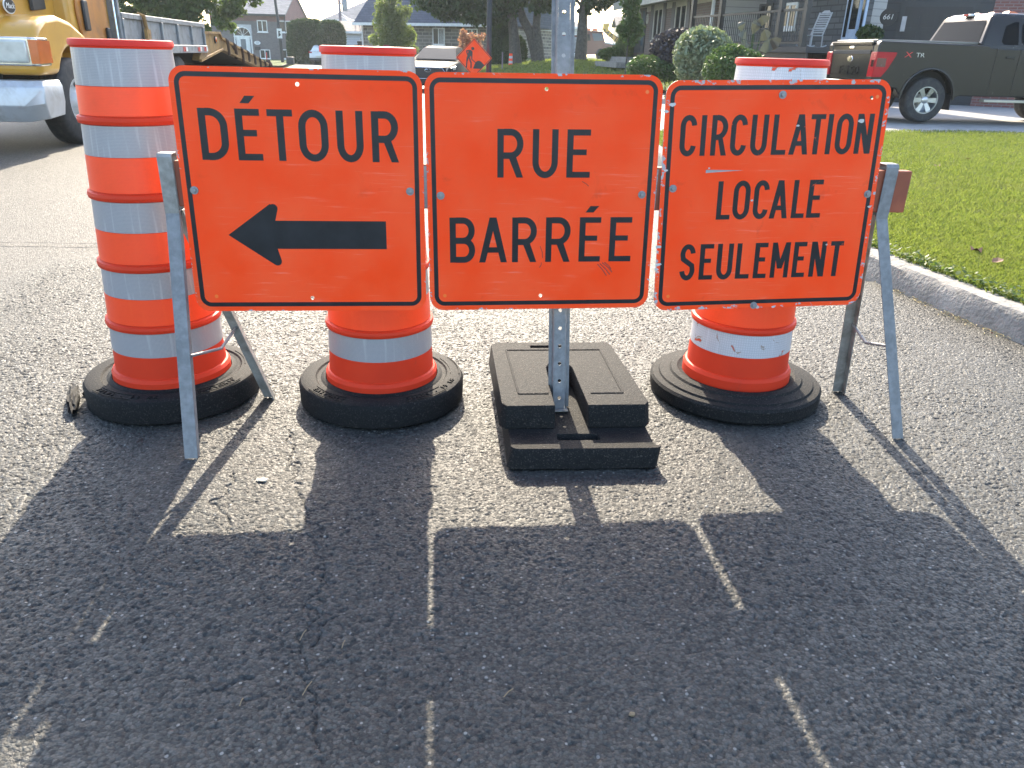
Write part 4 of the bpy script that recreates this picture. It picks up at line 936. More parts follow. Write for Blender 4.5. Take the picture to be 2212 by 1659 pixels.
lu, lz = g_.p(1952, 52); g_.box('wall_lamp', lu - .06, lu + .06, -.14, -.004, lz - .2, lz + .2, 'stucco')
g_.box('brick_pier', u1 + .5, L, -.04, -.004, -.6, 4.6, 'brick_red')

# ================================================================ TREES AND PLANTS
M['leaf_maple'] = leaf_mat('maple_leaves', (.020, .042, .011), (.042, .074, .017), .28)
M['leaf_light'] = leaf_mat('light_green_leaves', (.10, .14, .045), (.20, .24, .08), .45)
M['leaf_mid'] = leaf_mat('mid_green_leaves', (.045, .085, .020), (.10, .145, .035), .45)
M['leaf_red'] = leaf_mat('red_leaves', (.45, .075, .09), (.40, .27, .20), .4)
M['leaf_cedar'] = leaf_mat('cedar_sprays', (.022, .048, .015), (.046, .080, .024), .15)
M['leaf_hydrangea'] = leaf_mat('pale_hydrangea_leaves', (.13, .17, .10), (.22, .26, .17), .25)
M['leaf_purple'] = leaf_mat('purple_leaves', (.022, .020, .028), (.05, .042, .052), .15)
M['leaf_dark'] = leaf_mat('dark_shrub_leaves', (.040, .075, .022), (.075, .12, .035), .25)
M['leaf_bronze'] = leaf_mat('bronze_leaves', (.050, .035, .030), (.085, .095, .080), .15)
def tree(name, label, x, y, z, h, trunks, crown, n, size, m, seed, group='trees along the street', bark='bark', branches=True):
    e = empty(name, (x, y, z), 0, label, 'tree', group)
    r = random.Random(seed); mb = MB()
    for pts, r0, r1 in trunks:
        k = len(pts); mb.tube([Vector(p) for p in pts], [r0 + (r1 - r0) * i / (k - 1) for i in range(k)], 10)
        if branches:
            for _ in range(5):
                t = Vector(pts[-1]).lerp(Vector(pts[-2]), r.random()); c = r.choice(crown); q = Vector((c[0] + r.uniform(-.6, .6) * c[3], c[1] + r.uniform(-.6, .6) * c[4], c[2] + r.uniform(-.5, .3) * c[5]))
                mb.tube([t, t.lerp(q, .5) + Vector((0, 0, .3 * r.random())), q], [r1 * .55, r1 * .35, r1 * .1], 6)
    obj('trunk', mb, M[bark], e, smooth=60)
    leaves('crown', n, crown, size, M[m], e, seed, droop=.5)
    return e
def clumps(n, c, rad, rmin, rmax, seed):
    r = random.Random(seed); o = []
    for _ in range(n):
        d = Vector((r.gauss(0, 1), r.gauss(0, 1), r.gauss(0, 1))).normalized() * r.random() ** .4
        s = r.uniform(rmin, rmax); o.append((c[0] + d.x * rad[0], c[1] + d.y * rad[1], c[2] + d.z * rad[2], s, s, s * .75))
    return o
def canopy(xs, yb, y0, D, o, n, rmin, rmax, seed, depth=1.2):
    r = random.Random(seed); out = []
    for _ in range(n):
        x = r.uniform(xs[0], xs[-1]); b = float(np.interp(x, xs, yb)); s_ = r.uniform(rmin, rmax); y = r.uniform(y0, b) - s_ * 14; p = at(x, min(y, b - s_ * 26), D)
        out.append((p.x - o[0], r.uniform(-depth, depth), p.z - o[2], s_, s_, s_ * .7))
    return out
# the big maple in the middle: three stems
mx_, my_ = at(1140, 135, 48).x, 48.0; mz = gz(mx_, my_) - .1
tr = [([(-.75, 0, 0), (-.72, 0, .25), (-.80, 0, 1.2), (-.95, 0, 2.4), (-1.7, .2, 4.2)], .42, .20), ([(.62, .2, 0), (.45, .2, .6), (.1, .2, 1.7), (-.35, .2, 2.4), (-.6, .2, 3.2), (-.2, .1, 5)], .36, .16), ([(.72, -.1, 0), (.62, -.1, .9), (.42, -.1, 2.0), (.48, -.1, 3.4), (1.2, -.2, 5.5)], .30, .15)]
cr = clumps(46, (-.6, 0, 6.4), (6.2, 5, 3.4), .9, 1.7, 21) + clumps(26, (-2.6, -.5, 4.0), (3.6, 2, .55), .55, .95, 22) + canopy([925, 943, 960, 1000, 1041, 1081, 1110, 1200], [18, 34, 50, 50, 62, 54, 40, 30], -40, 48, (mx_, my_, mz), 110, .32, .75, 26) + [(-5.9, -.5, 3.05, .8, .8, .42), (-5.2, -.5, 3.7, .9, .9, .5), (-3.9, -.5, 3.2, .9, .8, .45), (-2.8, -.4, 3.1, .8, .8, .4), (-.4, 0, 4.4, .8, .8, .5), (1.4, 0, 4.6, .9, .9, .6)]
tree('maple_tree', 'large dark maple with three thick stems on the far lawn', mx_, my_, mz, 10, tr, cr, 46000, .15, 'leaf_maple', 31)
# second maple whose trunk stands right behind the post, boughs hanging over the dump truck
mx2 = at(1253, 140, 46).x; mz2 = gz(mx2, 46) - .1
cr = clumps(30, (.8, 0, 6.2), (4.6, 4, 2.6), .9, 1.5, 23) + canopy([1215, 1250, 1285, 1300, 1320, 1345, 1400], [45, 38, 52, 40, 30, 40, 5], -30, 46, (mx2, 46, mz2), 46, .22, .5, 28) + [(1.2, 0, 3.7, .8, .7, .45), (2.0, 0, 3.55, .8, .7, .4), (2.9, 0, 4.0, .9, .7, .5), (1.6, 0, 4.3, .8, .7, .4), (3.8, 0, 4.4, .8, .7, .35), (4.6, 0, 4.5, .7, .7, .3), (1.9, -.3, 3.0, .35, .4, .3)]
tree('maple_tree', 'dark maple standing directly behind the galvanised post', mx2, 46, mz2, 9, [([(0, 0, 0), (.03, 0, 1.2), (.0, 0, 2.6), (.3, 0, 5)], .36, .18), ([(.05, 0, 2.3), (.7, 0, 3.2), (1.9, 0, 4.2)], .14, .06)], cr, 20000, .15, 'leaf_maple', 33)
# leafy tree over the trailer
D = 40; q = at(385, 130, D)
cr = [(c[0], c[1], c[2], c[3] * 1.0, c[4], c[5]) for c in clumps(40, (-.5, 0, 5.6), (3.2, 2.6, 2.4), .6, 1.1, 24)] + canopy([262, 300, 384, 440, 466, 476, 486, 500, 520, 545], [60, 75, 75, 78, 66, 80, 56, 40, 24, 6], -40, 40, (q.x, 40, 0), 240, .2, .42, 29) + [(.2, -.3, 3.1, .9, .7, .8), (-1.0, -.3, 3.3, .9, .7, .8), (-2.2, -.3, 3.5, .9, .7, .7), (.6, -.3, 2.6, .7, .5, .6)]
tree('street_tree', 'bright leafy tree hanging over the trailer at left', q.x, D, 0, 9, [([(0, 0, 0), (0, 0, 2), (-.3, 0, 4), (-.4, 0, 6)], .22, .1)], cr, 32000, .12, 'leaf_mid', 35)
# pale feathery tree before the stone bungalow
D = 52; q = at(848, 118, D); zt = gz(-7, D) - .2
cr = [(-.1, 0, 1.1, .95, .8, .6), (.35, 0, 1.5, .95, .8, .7), (-.35, 0, 1.9, .95, .8, .7), (.5, 0, 2.3, .95, .8, .7), (-.2, 0, 2.8, 1.0, .8, .7), (.35, 0, 3.3, .85, .7, .6), (-.35, 0, 3.8, .7, .6, .6), (.2, 0, 4.4, .6, .5, .6), (0, 0, 5, .45, .4, .6), (1.25, 0, 2.1, .35, .3, .4), (-1.15, 0, 1.9, .3, .3, .3), (1.0, 0, 3.6, .35, .3, .3), (1.35, 0, 1.4, .3, .3, .3), (-.85, 0, 3.2, .35, .3, .3)]
tree('feathery_tree', 'pale green feathery tree before the blue roofed stone bungalow', q.x, D, zt, 5, [([(0, 0, 0), (0, 0, 2.5), (.05, 0, 4.6)], .07, .03), ([(.1, 0, 0), (.35, .1, 2.2), (.3, 0, 3.6)], .05, .02)], cr, 8500, .10, 'leaf_light', 36)
# small red leaved tree with a stake
D = 53; q = at(1013, 119, D); zt = gz(q.x, D)
cr = [(-.35, 0, 2.0, .3, .3, .25), (-.3, 0, 1.6, .4, .3, .35), (.2, 0, 1.7, .45, .3, .35), (.65, 0, 1.75, .35, .3, .2), (.1, 0, 1.2, .5, .3, .4), (-.45, 0, 1.15, .25, .2, .2), (.6, 0, 1.25, .3, .3, .3), (.9, 0, 1.95, .15, .15, .12)]
rt = tree('red_tree', 'small red leaved tree staked on the lawn beside the stone bungalow', q.x, D, zt, 2, [([(0, 0, 0), (.02, 0, .8), (.1, 0, 1.6)], .04, .02)], cr, 1500, .075, 'leaf_red', 37)
sk = MB(); sk.tube([(-.42, -.05, 0), (-.42, -.05, 1.95)], .025, 6); obj('stake', sk, M['wood_pole'], rt)
# sapling in front of the brick house
D = 28.5; q = at(1351, 150, D); zt = gz(q.x, D) - .02
cr = [(.1, 0, 1.55, .30, .3, .28), (-.1, 0, 1.85, .30, .3, .25), (.2, 0, 1.95, .30, .3, .25), (.05, 0, 2.25, .32, .3, .28), (-.1, 0, 2.6, .25, .25, .25), (.15, 0, 2.7, .25, .25, .25), (.3, 0, 3.0, .3, .3, .3), (.35, 0, 1.7, .16, .15, .15), (-.3, 0, 1.75, .14, .15, .12), (.45, 0, 1.9, .14, .1, .1)]
tree('sapling', 'thin young tree in front of the brown brick house', q.x, D, zt, 3, [([(0, 0, 0), (.01, 0, 1.2), (.04, 0, 2.6)], .028, .012)], cr, 1700, .085, 'leaf_dark', 38)
# clipped cedar columns and hedge
def cedar(name, label, cat, x, y, z, prof, n, size, seed, group, sx=1.0, sy=1.0):
    e = empty(name, (x, y, z), 0, label, cat, group); r = np.random.default_rng(seed)
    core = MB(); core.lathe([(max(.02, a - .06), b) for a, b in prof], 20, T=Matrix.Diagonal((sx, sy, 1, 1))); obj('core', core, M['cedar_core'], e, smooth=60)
    zs = r.random(n) * prof[-1][1]; ra = np.interp(zs, [b for a, b in prof], [a for a, b in prof]); an = r.random(n) * 2 * np.pi
    ra = ra * (1 + .05 * np.sin(an * 5 + zs * 3)) - np.abs(r.normal(0, .035, n))
    Pp = np.stack([np.cos(an) * ra * sx, np.sin(an) * ra * sy, zs], -1); out = np.stack([np.cos(an), np.sin(an), r.uniform(.3, 1.6, n)], -1) + r.normal(0, .3, (n, 3)); out /= np.linalg.norm(out, axis=1)[:, None]
    b = np.cross(out, r.normal(size=(n, 3))); b /= np.linalg.norm(b, axis=1)[:, None]; S = (size * r.uniform(.6, 1.3, n))[:, None]
    V = np.stack([Pp - out * S * .4, Pp - b * S * .3, Pp + out * S, Pp + b * S * .3], 1).reshape(-1, 3)
    fast_mesh('foliage', V, np.arange(4 * n).reshape(-1, 4), M['leaf_cedar'], e); return e
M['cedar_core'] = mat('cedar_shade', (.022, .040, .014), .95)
colp = [(.7, 0), (.84, .3), (.86, 1.0), (.78, 1.7), (.6, 2.2), (.3, 2.5), (.02, 2.6)]
D = 51; q = at(1087, 122, D); cedar('cedar_column', 'taller clipped cedar column behind the dark lamp post', 'cedar', q.x, D, gz(q.x, D), colp, 5000, .11, 41, 'clipped cedars')
D = 50; q = at(1107, 124, D); cedar('cedar_column', 'shorter clipped cedar dome left of the maple trunks', 'cedar', q.x + .1, D, gz(q.x, D), [(.6, 0), (.72, .3), (.72, .8), (.6, 1.25), (.35, 1.5), (.02, 1.58)], 3000, .11, 42, 'clipped cedars')
hp = [(1.0, 0), (1.05, .5), (1.05, 2.3), (.95, 2.9), (.7, 3.25), (.3, 3.4), (.02, 3.42)]
D = 71; q = at(672, 126, D); cedar('cedar_hedge', 'dark rounded cedar hedge beside the grey brick house, shaded half', 'hedge', q.x, D, 0, hp, 9000, .17, 43, 'clipped cedars', 1.75, 1.4)
D = 69.5; q = at(719, 126, D); cedar('cedar_hedge', 'lighter rounded cedar hedge above the parked white car', 'hedge', q.x, D, 0, [(a, b * .97) for a, b in hp], 6500, .17, 44, 'clipped cedars', 1.0, 1.2)
def shrub(name, label, pts, n, size, m, seed, D, group='shrubs in front of the houses', cat='shrub', core=None, **k):
    """pts: (photo x, y, radius x, radius z) clumps at depth D"""
    q0 = at(pts[0][0], pts[0][1], D); z = gz(q0.x, D); e = empty(name, (q0.x, D, z), 0, label, cat, group); cl = []
    for x, y, rx, rz in pts: p = at(x, y, D); cl.append((p.x - q0.x, random.uniform(-.2, .2), p.z - z, rx, min(rx, .7), rz))
    leaves('foliage', n, cl, size, M[m], e, seed, shell=.45, **k); st = MB()
    for c in cl[:4]: st.tube([(c[0] * .3, 0, -.05), (c[0] * .7, c[1], c[2] * .5), (c[0], c[1], c[2])], [.02, .015, .006], 5)
    obj('stem', st, M['bark'], e); return e
shrub('purple_shrub', 'dark purple leaved shrub under the shuttered window', [(1452, 118, .55, .7), (1468, 95, .5, .45), (1438, 100, .45, .4), (1485, 120, .5, .6), (1425, 135, .4, .4)], 5200, .055, 'leaf_purple', 51, 24.5)
shrub('hydrangea_shrub', 'big pale green hydrangea shrub right of the purple shrub', [(1516, 105, .72, .52), (1500, 120, .55, .5), (1540, 112, .5, .45), (1520, 85, .55, .32), (1495, 145, .45, .4), (1530, 140, .6, .5)], 6500, .065, 'leaf_hydrangea', 52, 21.5)
shrub('rounded_shrub', 'dense green rounded shrub in front of the porch skirt', [(1580, 138, .55, .40), (1555, 150, .45, .35), (1605, 142, .5, .38), (1585, 118, .40, .22), (1625, 150, .4, .3)], 7500, .040, 'leaf_dark', 53, 18.5)
shrub('yellow_flower_shrub', 'low shrub dotted with small yellow flowers left of the purple shrub', [(1395, 140, .5, .28), (1420, 150, .5, .28), (1375, 148, .35, .22), (1440, 158, .4, .25)], 2600, .05, 'leaf_dark', 54, 24)
M['flower'] = mat('yellow_flower', (.55, .5, .12), .6)
e = bpy.data.objects[-1] if False else [o for o in col.objects if o.name == 'yellow_flower_shrub'][0]
V, F = leafcloud(70, [(-.1, -.1, .35, .9, .3, .3), (.4, -.1, .3, .6, .3, .28)], None, .03, 9, shell=.8); fast_mesh('flower', V, F, M['flower'], e)
# hostas along the near bed edge
for k, (x, y) in enumerate(((1285, 153), (1303, 151), (1322, 153), (1341, 152), (1358, 154))):
    D = 24.0 + .2 * (k % 2); p = at(x, y, D); mb = MB(); r = random.Random(60 + k)
    for j in range(16):
        a = r.random() * 6.28; l = r.uniform(.16, .3); c, s_ = math.cos(a), math.sin(a); hz = r.uniform(.12, .3); wd = l * .33
        mb.add([(0, 0, .02), (c * l * .5 - s_ * wd, s_ * l * .5 + c * wd, hz), (c * l, s_ * l, hz * .75), (c * l * .5 + s_ * wd, s_ * l * .5 - c * wd, hz)], [(0, 1, 2, 3)])
    o = obj('hosta', mb, M['leaf_hydrangea'], smooth=0, loc=(p.x, D, gz(p.x, D))); tag(o, 'leafy hosta clump in the row at the shaded lawn edge', 'hosta', 'row of hostas at the lawn edge')
# canna with big bronze leaves by the porch
e = empty('canna_plant', (at(1622, 140, 19.6).x, 19.6, .5), 0, 'tall canna with large bronze and green leaves by the porch railing', 'plant')
mb = MB(); st = MB(); r = random.Random(77); z0 = .5
for (x, y, dx, dy, wd) in ((1625, 75, 14, -34, .12), (1640, 88, 26, -16, .12), (1612, 85, -18, -10, .1), (1640, 110, 40, -14, .15), (1655, 112, 34, -28, .13), (1602, 70, -6, -22, .1), (1618, 100, -22, 6, .12), (1630, 60, 34, -22, .1)):
    a, b = at(x, y, 19.6), at(x + dx, y + dy, 19.6); o0 = Vector((e.location.x, 19.6, .5)); a, b = a - o0, b - o0; m_ = a.lerp(b, .45) + Vector((0, -.1, .06)); sd = Vector((-(b - a).z, 0, (b - a).x)).normalized() * wd
    n1, n2 = a.lerp(b, .25) + Vector((0, -.06, .04)), a.lerp(b, .72) + Vector((0, -.06, .05)); q_ = Vector((0, .05, 0)); mb.add([a, n1 + sd * .8, m_ + sd, n2 + sd * .7, b, n2 - sd * .7 + q_, m_ - sd + q_, n1 - sd * .8 + q_], [(0, 1, 7), (1, 2, 6, 7), (2, 3, 5, 6), (3, 4, 5)]); st.tube([(r.uniform(-.1, .1), 0, -.4), a * .6, a], [.02, .016, .01], 5)
obj('leaf', mb, M['leaf_bronze'], e, smooth=0); obj('stem', st, M['leaf_dark'], e)
shrub('porch_plant', 'leafy dark plant beside the pale blue door', [(1880, 70, .26, .2), (1864, 76, .18, .15), (1896, 74, .18, .16), (1882, 90, .25, .25)], 1000, .06, 'leaf_maple', 55, 22, cat='plant')
shrub('ornamental_grass', 'tall feathery ornamental grass in front of the dump truck cab', [(1258 + 90, 98, .4, .5), (1365 - 12, 108, .45, .35), (1338, 110, .4, .4)], 2200, .12, 'leaf_light', 56, 40, cat='grass clump', asp=.12, droop=-2)
shrub('low_shrub', 'low green shrub beside the concrete steps', [(1322, 116, .5, .3), (1308, 118, .35, .25), (1335, 120, .35, .25)], 1400, .07, 'leaf_mid', 57, 39)
# dry leaves on the lawn
M['dry'] = mat('dry_leaf', (.16, .085, .05), .8)
for k, (x, y, s) in enumerate(((2090, 345, .06), (2108, 540, .05), (2155, 565, .045), (2025, 358, .05))):
    p = gr(x, y, LAWN0 + .03); mb = MB(); mb.add([(s * random.uniform(.6, 1) * math.cos(a), s * random.uniform(.6, 1) * math.sin(a), random.uniform(-.3, .6) * s) for a in [j * 1.047 for j in range(6)]] + [(0, 0, .0)], [(j, (j + 1) % 6, 6) for j in range(6)])
    tag(obj('dry_leaf', mb, M['dry'], smooth=0, loc=p), ['curled brown leaf on the sunny lawn, farthest of four', 'brown leaf in the grass just behind the kerb, left of a similar one', 'brown leaf in the grass near the right frame edge', 'small dark leaf on the lawn right of the barricade end'][k], 'leaf', 'dry leaves on the lawn')

# ================================================================ VEHICLES
def paint(name, c, metal=.0, rough=.3, coat=.8): return mat(name, c, rough, metal, .05, 3, coat=coat, rvar=.05)
M['paint_grey'] = mat('graphite_paint', (.019, .0165, .0145), .26, 0, .05, 3, spec=.36, coat=.0, rvar=.04)
M['paint_suv'] = mat('dark_grey_paint', (.014, .015, .018), .5, 0, .05, 3, spec=.08)
M['paint_white'] = paint('white_car_paint', (.72, .73, .74))
M['paint_yellow'] = mat('yellow_truck_paint', (.52, .27, .030), .38, 0, .10, 2.5, c2=(.40, .20, .035), cs=5, cl=(.55, .75), coat=.4)
M['paint_maroon'] = paint('maroon_paint', (.10, .022, .025))
M['bumper'] = mat('silver_bumper', (.50, .51, .52), .38, .35, .12, 3, c2=(.36, .34, .31), cs=4, cl=(.5, .75))
M['bed_grey'] = mat('weathered_grey_steel', (.25, .265, .275), .55, .3, .2, 4, c2=(.15, .145, .14), cs=6, cl=(.5, .7))
M['trailer_yellow'] = mat('rusty_yellow_steel', (.33, .19, .055), .6, .1, .2, 4, c2=(.13, .075, .04), cs=5, cl=(.45, .7))
M['rust'] = mat('rusty_chain', (.07, .04, .028), .85)
M['komatsu'] = paint('excavator_yellow', (.55, .33, .05), 0, .4, .3)
M['reflect_red'] = mat('red_reflector', (.55, .03, .03), .3)
M['rim'] = mat('alloy_rim', (.38, .39, .40), .3, .85, .1)
M['rim_white'] = mat('white_steel_rim', (.55, .55, .54), .45, .2, .15, 6)
ROTX = Matrix.Rotation(R(90), 4, 'X')
def wheel(parent, x, y, z, rad, wid, side, rim='rim', rr=.62, spokes=6, holes=0, name='wheel', dual=False, steer=0):
    """wheel axis along local y; side -1: outer face towards -y"""
    T = MT(x, y, z) @ Matrix.Rotation(steer, 4, 'Z') @ Matrix.Rotation(R(90 if side < 0 else -90), 4, 'X')
    mb = MB(); h = wid / 2; mb.lathe([(rad * rr, -h), (rad * .9, -h * .98), (rad * .97, -h * .82), (rad, -h * .6), (rad, -h * .22), (rad * .985, -h * .2), (rad * .985, -h * .14), (rad, -h * .12), (rad, h * .12), (rad * .985, h * .14), (rad * .985, h * .2), (rad, h * .22), (rad, h * .6), (rad * .97, h * .82), (rad * .9, h * .98), (rad * rr, h)], 40, T=T)
    w_ = obj(name, mb, M['tyre'], parent, smooth=35)
    rm = MB(); R_ = rad * rr
    if spokes:
        rm.lathe([(R_ * 1.0, h * .9), (R_ * 1.02, h * .97), (R_ * .93, h * .97), (R_ * .90, h * .6), (R_ * .9, -h * .5), (.001, -h * .5)], 40, T=T)
        for k in range(spokes):
            A = T @ Matrix.Rotation(2 * math.pi * k / spokes, 4, 'Z'); a = .20 * R_
            rm.add([(R_ * .12, -a * .6, h * .72), (R_ * .95, -a, h * .85), (R_ * .95, a, h * .85), (R_ * .12, a * .6, h * .72), (R_ * .12, -a * .5, h * .5), (R_ * .95, -a * .8, h * .6), (R_ * .95, a * .8, h * .6), (R_ * .12, a * .5, h * .5)], [(0, 1, 2, 3), (4, 7, 6, 5), (0, 4, 5, 1), (2, 6, 7, 3), (1, 5, 6, 2)], T=A)
        rm.lathe([(R_ * .26, h * .5), (R_ * .26, h * .78), (R_ * .2, h * .84), (.001, h * .84)], 20, T=T)
    else:
        dish = h * (-.35 if dual else .45)
        rm.lathe([(R_ * 1.0, h * .9), (R_ * 1.02, h * .99), (R_ * .95, h * .99), (R_ * .90, dish + .02), (R_ * .55, dish), (R_ * .42, dish + .09), (R_ * .36, dish + .12), (.001, dish + .12)], 40, T=T)
        hb = MB()
        for k in range(10):
            a = 2 * math.pi * k / 10; c = T @ Matrix.Rotation(a, 4, 'Z') @ MT(R_ * .74, 0, dish + .011); hb.lathe([(R_ * .11, 0), (R_ * .10, .006), (.001, .006)], 12, T=c)
        if not dual: obj('hand_hole', hb, M['black'], w_, smooth=0)
    obj('rim', rm, M[rim], w_, smooth=35); return w_

# --- pickup in the driveway
pr = at(1980, 265, 16.0); hd = R(6)
dv, lv = Vector((math.cos(hd), math.sin(hd), 0)), Vector((-math.sin(hd), math.cos(hd), 0))
pz = pr.z + .01
pu = empty('pickup_truck', Vector((pr.x, pr.y, pz)) - dv * 1.2 + lv * .86, hd, 'dark grey pickup truck parked in the driveway, seen from its tailgate corner', 'pickup truck')
RW = .41
def archpts(cx, r, a0=180, a1=0, k=14): return [(cx + r * math.cos(R(a0 + (a1 - a0) * i / k)), RW + .02 + r * math.sin(R(a0 + (a1 - a0) * i / k))) for i in range(k + 1)]
prof = [(.06, .62), (.02, .75), (.04, 1.05), (.05, 1.36), (.09, 1.43), (2.26, 1.405), (2.29, 1.37), (4.2, 1.33), (5.5, 1.20), (5.72, 1.05), (5.75, .55), (5.45, .45)] + [(x, z) for x, z in archpts(4.88, .52, 0, 180)] + [(4.3, .50), (1.85, .50)] + [(x, z) for x, z in archpts(1.2, .52, 0, 180)] + [(.55, .60)]
for sgn in (-1, 1):
    mb = MB(); a, b = (sgn * .985, sgn * .80) if sgn < 0 else (.80, .985); mb.prism(prof, min(a, b), max(a, b), 'y'); obj('body_side', mb, M['paint_grey'], pu, smooth=25, bevel=.03, seg=3)
mb = MB(); mb.box(.05, .13, -.79, .79, .74, 1.36); mb.box(.015, .11, -.80, .80, 1.355, 1.425); tg_ = obj('tailgate', mb, M['paint_grey'], pu, bevel=.018, seg=3)
mb = MB(); mb.box(.035, .05, -.74, .74, 1.20, 1.27); obj('trim_strip', mb, M['black_trim'], tg_, bevel=.006)
TT = Matrix.Rotation(R(-90), 4, 'Z') @ FACE                  # letters on the tailgate, read from behind
mb = MB(); mb.lathe([(.001, 0), (.105, 0), (.112, .008), (.10, .016), (.001, .016)], 28, T=MT(.048, 0, 1.11) @ Matrix.Rotation(R(-90), 4, 'Y') @ Matrix.Diagonal((.5, 1, 1, 1))); emb = obj('emblem', mb, M['chrome'], tg_)
text('stamped_letters', 'F-150', .22, M['paint_grey'], tg_, MT(.045, 0, .90) @ TT, depth=.012, xs=1.6)
mb = MB(); mb.box(.03, .05, -.09, .09, 1.30, 1.345); obj('tailgate_handle', mb, M['chrome'], tg_, bevel=.006)
mb = MB(); mb.box(-.14, .10, -.99, .99, .50, .73); obj('rear_bumper', mb, M['paint_grey'], pu, bevel=.04, seg=3)
mb = MB(); mb.box(-.155, -.142, -.28, .28, .56, .68); obj('number_plate', mb, M['white'], pu, smooth=0)
mb = MB(); mb.box(.10, 2.19, -.80, .80, 1.415, 1.46); obj('bed_cover', mb, mat('bed_cover', (.16, .15, .125), .45, 0), pu, bevel=.015)  # beige colour stands in for sun reflected off the cover
mb = MB(); mb.box(.05, 5.6, -.80, .80, .52, .72); obj('underbody', mb, M['dark'], pu, smooth=0)
for sgn in (-1, 1):
    mb = MB(); y0, y1 = (-.996, -.78) if sgn < 0 else (.78, .996)
    mb.loft([[(.015, y0, .80), (.20, y0, .80), (.20, y1, .80), (.015, y1, .80)], [(.02, y0, .95), (.31, y0, .95), (.25, y1, .95), (.02, y1, .95)], [(.03, y0, 1.17), (.42, y0, 1.17), (.25, y1, 1.17), (.03, y1, 1.17)], [(.035, y0, 1.24), (.44, y0, 1.24), (.25, y1, 1.24), (.035, y1, 1.24)]])
    tl_ = obj('tail_light', mb, M['red_lens'], pu, bevel=.012, smooth=30)
    mb = MB(); q = sgn * .999; mb.box(.06, .24, min(q, q - sgn * .004), max(q, q - sgn * .004), .98, 1.13); mb.box(.005, .014, sgn * .93 - .04, sgn * .93 + .04, .98, 1.10); obj('dark_lens', mb, mat('dark_red_lens', (.07, .008, .012), .15, coat=1), tl_, smooth=0)
# cab: greenhouse lofted from belt to roof
belt, roof = 1.36, 1.93
mb = MB(); mb.loft([[(2.18, -.93, 1.30), (4.35, -.93, 1.30), (4.35, .93, 1.30), (2.18, .93, 1.30)], [(2.12, -.92, 1.42), (4.2, -.92, 1.40), (4.2, .92, 1.40), (2.12, .92, 1.42)], [(2.30, -.76, 1.90), (3.75, -.76, 1.87), (3.75, .76, 1.87), (2.30, .76, 1.90)], [(2.42, -.66, 1.985), (3.6, -.66, 1.985), (3.6, .66, 1.985), (2.42, .66, 1.985)]])
cab = obj('cab', mb, M['paint_grey'], pu, bevel=.035, seg=3, smooth=40)
mb = MB(); mb.add([(2.118, -.80, 1.43), (2.118, .80, 1.43), (2.272, .67, 1.85), (2.272, -.67, 1.85)], [(0, 1, 2, 3)]); obj('rear_window', mb, M['glass_dark'], cab, smooth=0)
def sidewin(x0, x1, xt0, xt1, zb=1.43, zt=1.83):
    def yy(z): return -.92 + (z - 1.41) / .46 * .16 - .006
    r_ = .05; P = [(x0 + r_, zb), (x1, zb), (xt1, zt), (xt0 + r_, zt), (xt0, zt - r_), (x0, zb + r_)]
    mb = MB(); mb.add([(x, yy(z), z) for x, z in P], [tuple(range(len(P)))]); return obj('side_window', mb, M['glass_dark'], cab, smooth=0)
sidewin(2.52, 2.86, 2.60, 2.86); sidewin(2.93, 3.95, 2.93, 3.62)
for x in (2.42, 2.90):
    mb = MB(); mb.tube([(x, -.9885, .58), (x, -.9885, 1.36)], .005, 5); obj('door_seam', mb, M['black'], pu, smooth=0)
mb = MB(); mb.box(2.62, 2.80, -1.005, -.985, 1.18, 1.22); obj('door_handle', mb, M['paint_grey'], pu, bevel=.008)
mb = MB(); mb.box(2.28, 2.50, -.13, .13, 1.94, 1.98); br_ = obj('brake_light', mb, M['trim_white'], cab, bevel=.01); mb = MB(); mb.box(2.262, 2.279, -.06, .06, 1.94, 1.98); obj('brake_lens', mb, M['red_lens'], br_, smooth=0)
for y in (-.45, .45, .0):
    mb = MB(); mb.loft([[(2.75, y - .09, 1.984), (3.0, y - .09, 1.984), (3.0, y + .09, 1.984), (2.75, y + .09, 1.984)], [(2.80, y - .07, 2.03), (2.9, y - .07, 2.025), (2.9, y + .07, 2.025), (2.80, y + .07, 2.03)]]); obj('clearance_light', mb, M['amber'], cab, smooth=40)
for cx in (1.2, 4.88):
    mb = MB(); mb.tube([(x, -.985, z) for x, z in archpts(cx, .545)], .028, 6); obj('wheel_arch_trim', mb, M['paint_grey'], pu)
    mb = MB(); mb.prism(archpts(cx, .53), -.79, .79, 'y'); obj('wheel_well', mb, M['dark'], pu, smooth=0)
    for sgn in (-1, 1): wheel(pu, cx, sgn * .86, RW, RW, .27, sgn, rr=.60)
for cx in (1.72, 5.4):
    mb = MB(); mb.box(cx - .01, cx + .01, -.98, -.76, .24, .52); obj('mud_flap', mb, M['black_trim'], pu, smooth=0)
mb = MB(); mb.box(2.35, 4.3, -1.06, -.90, .40, .45); obj('running_board', mb, mat('step_top', (.42, .40, .33), .4, .5), pu, bevel=.01)
text('sticker', 'X', .14, M['reflect_red'], pu, MT(.66, -.9875, 1.20) @ FACE, depth=.001, xs=1.5, shear=.1); text('sticker', 'TR', .11, M['rim'], pu, MT(.90, -.9875, 1.20) @ FACE, depth=.001, xs=1.3)

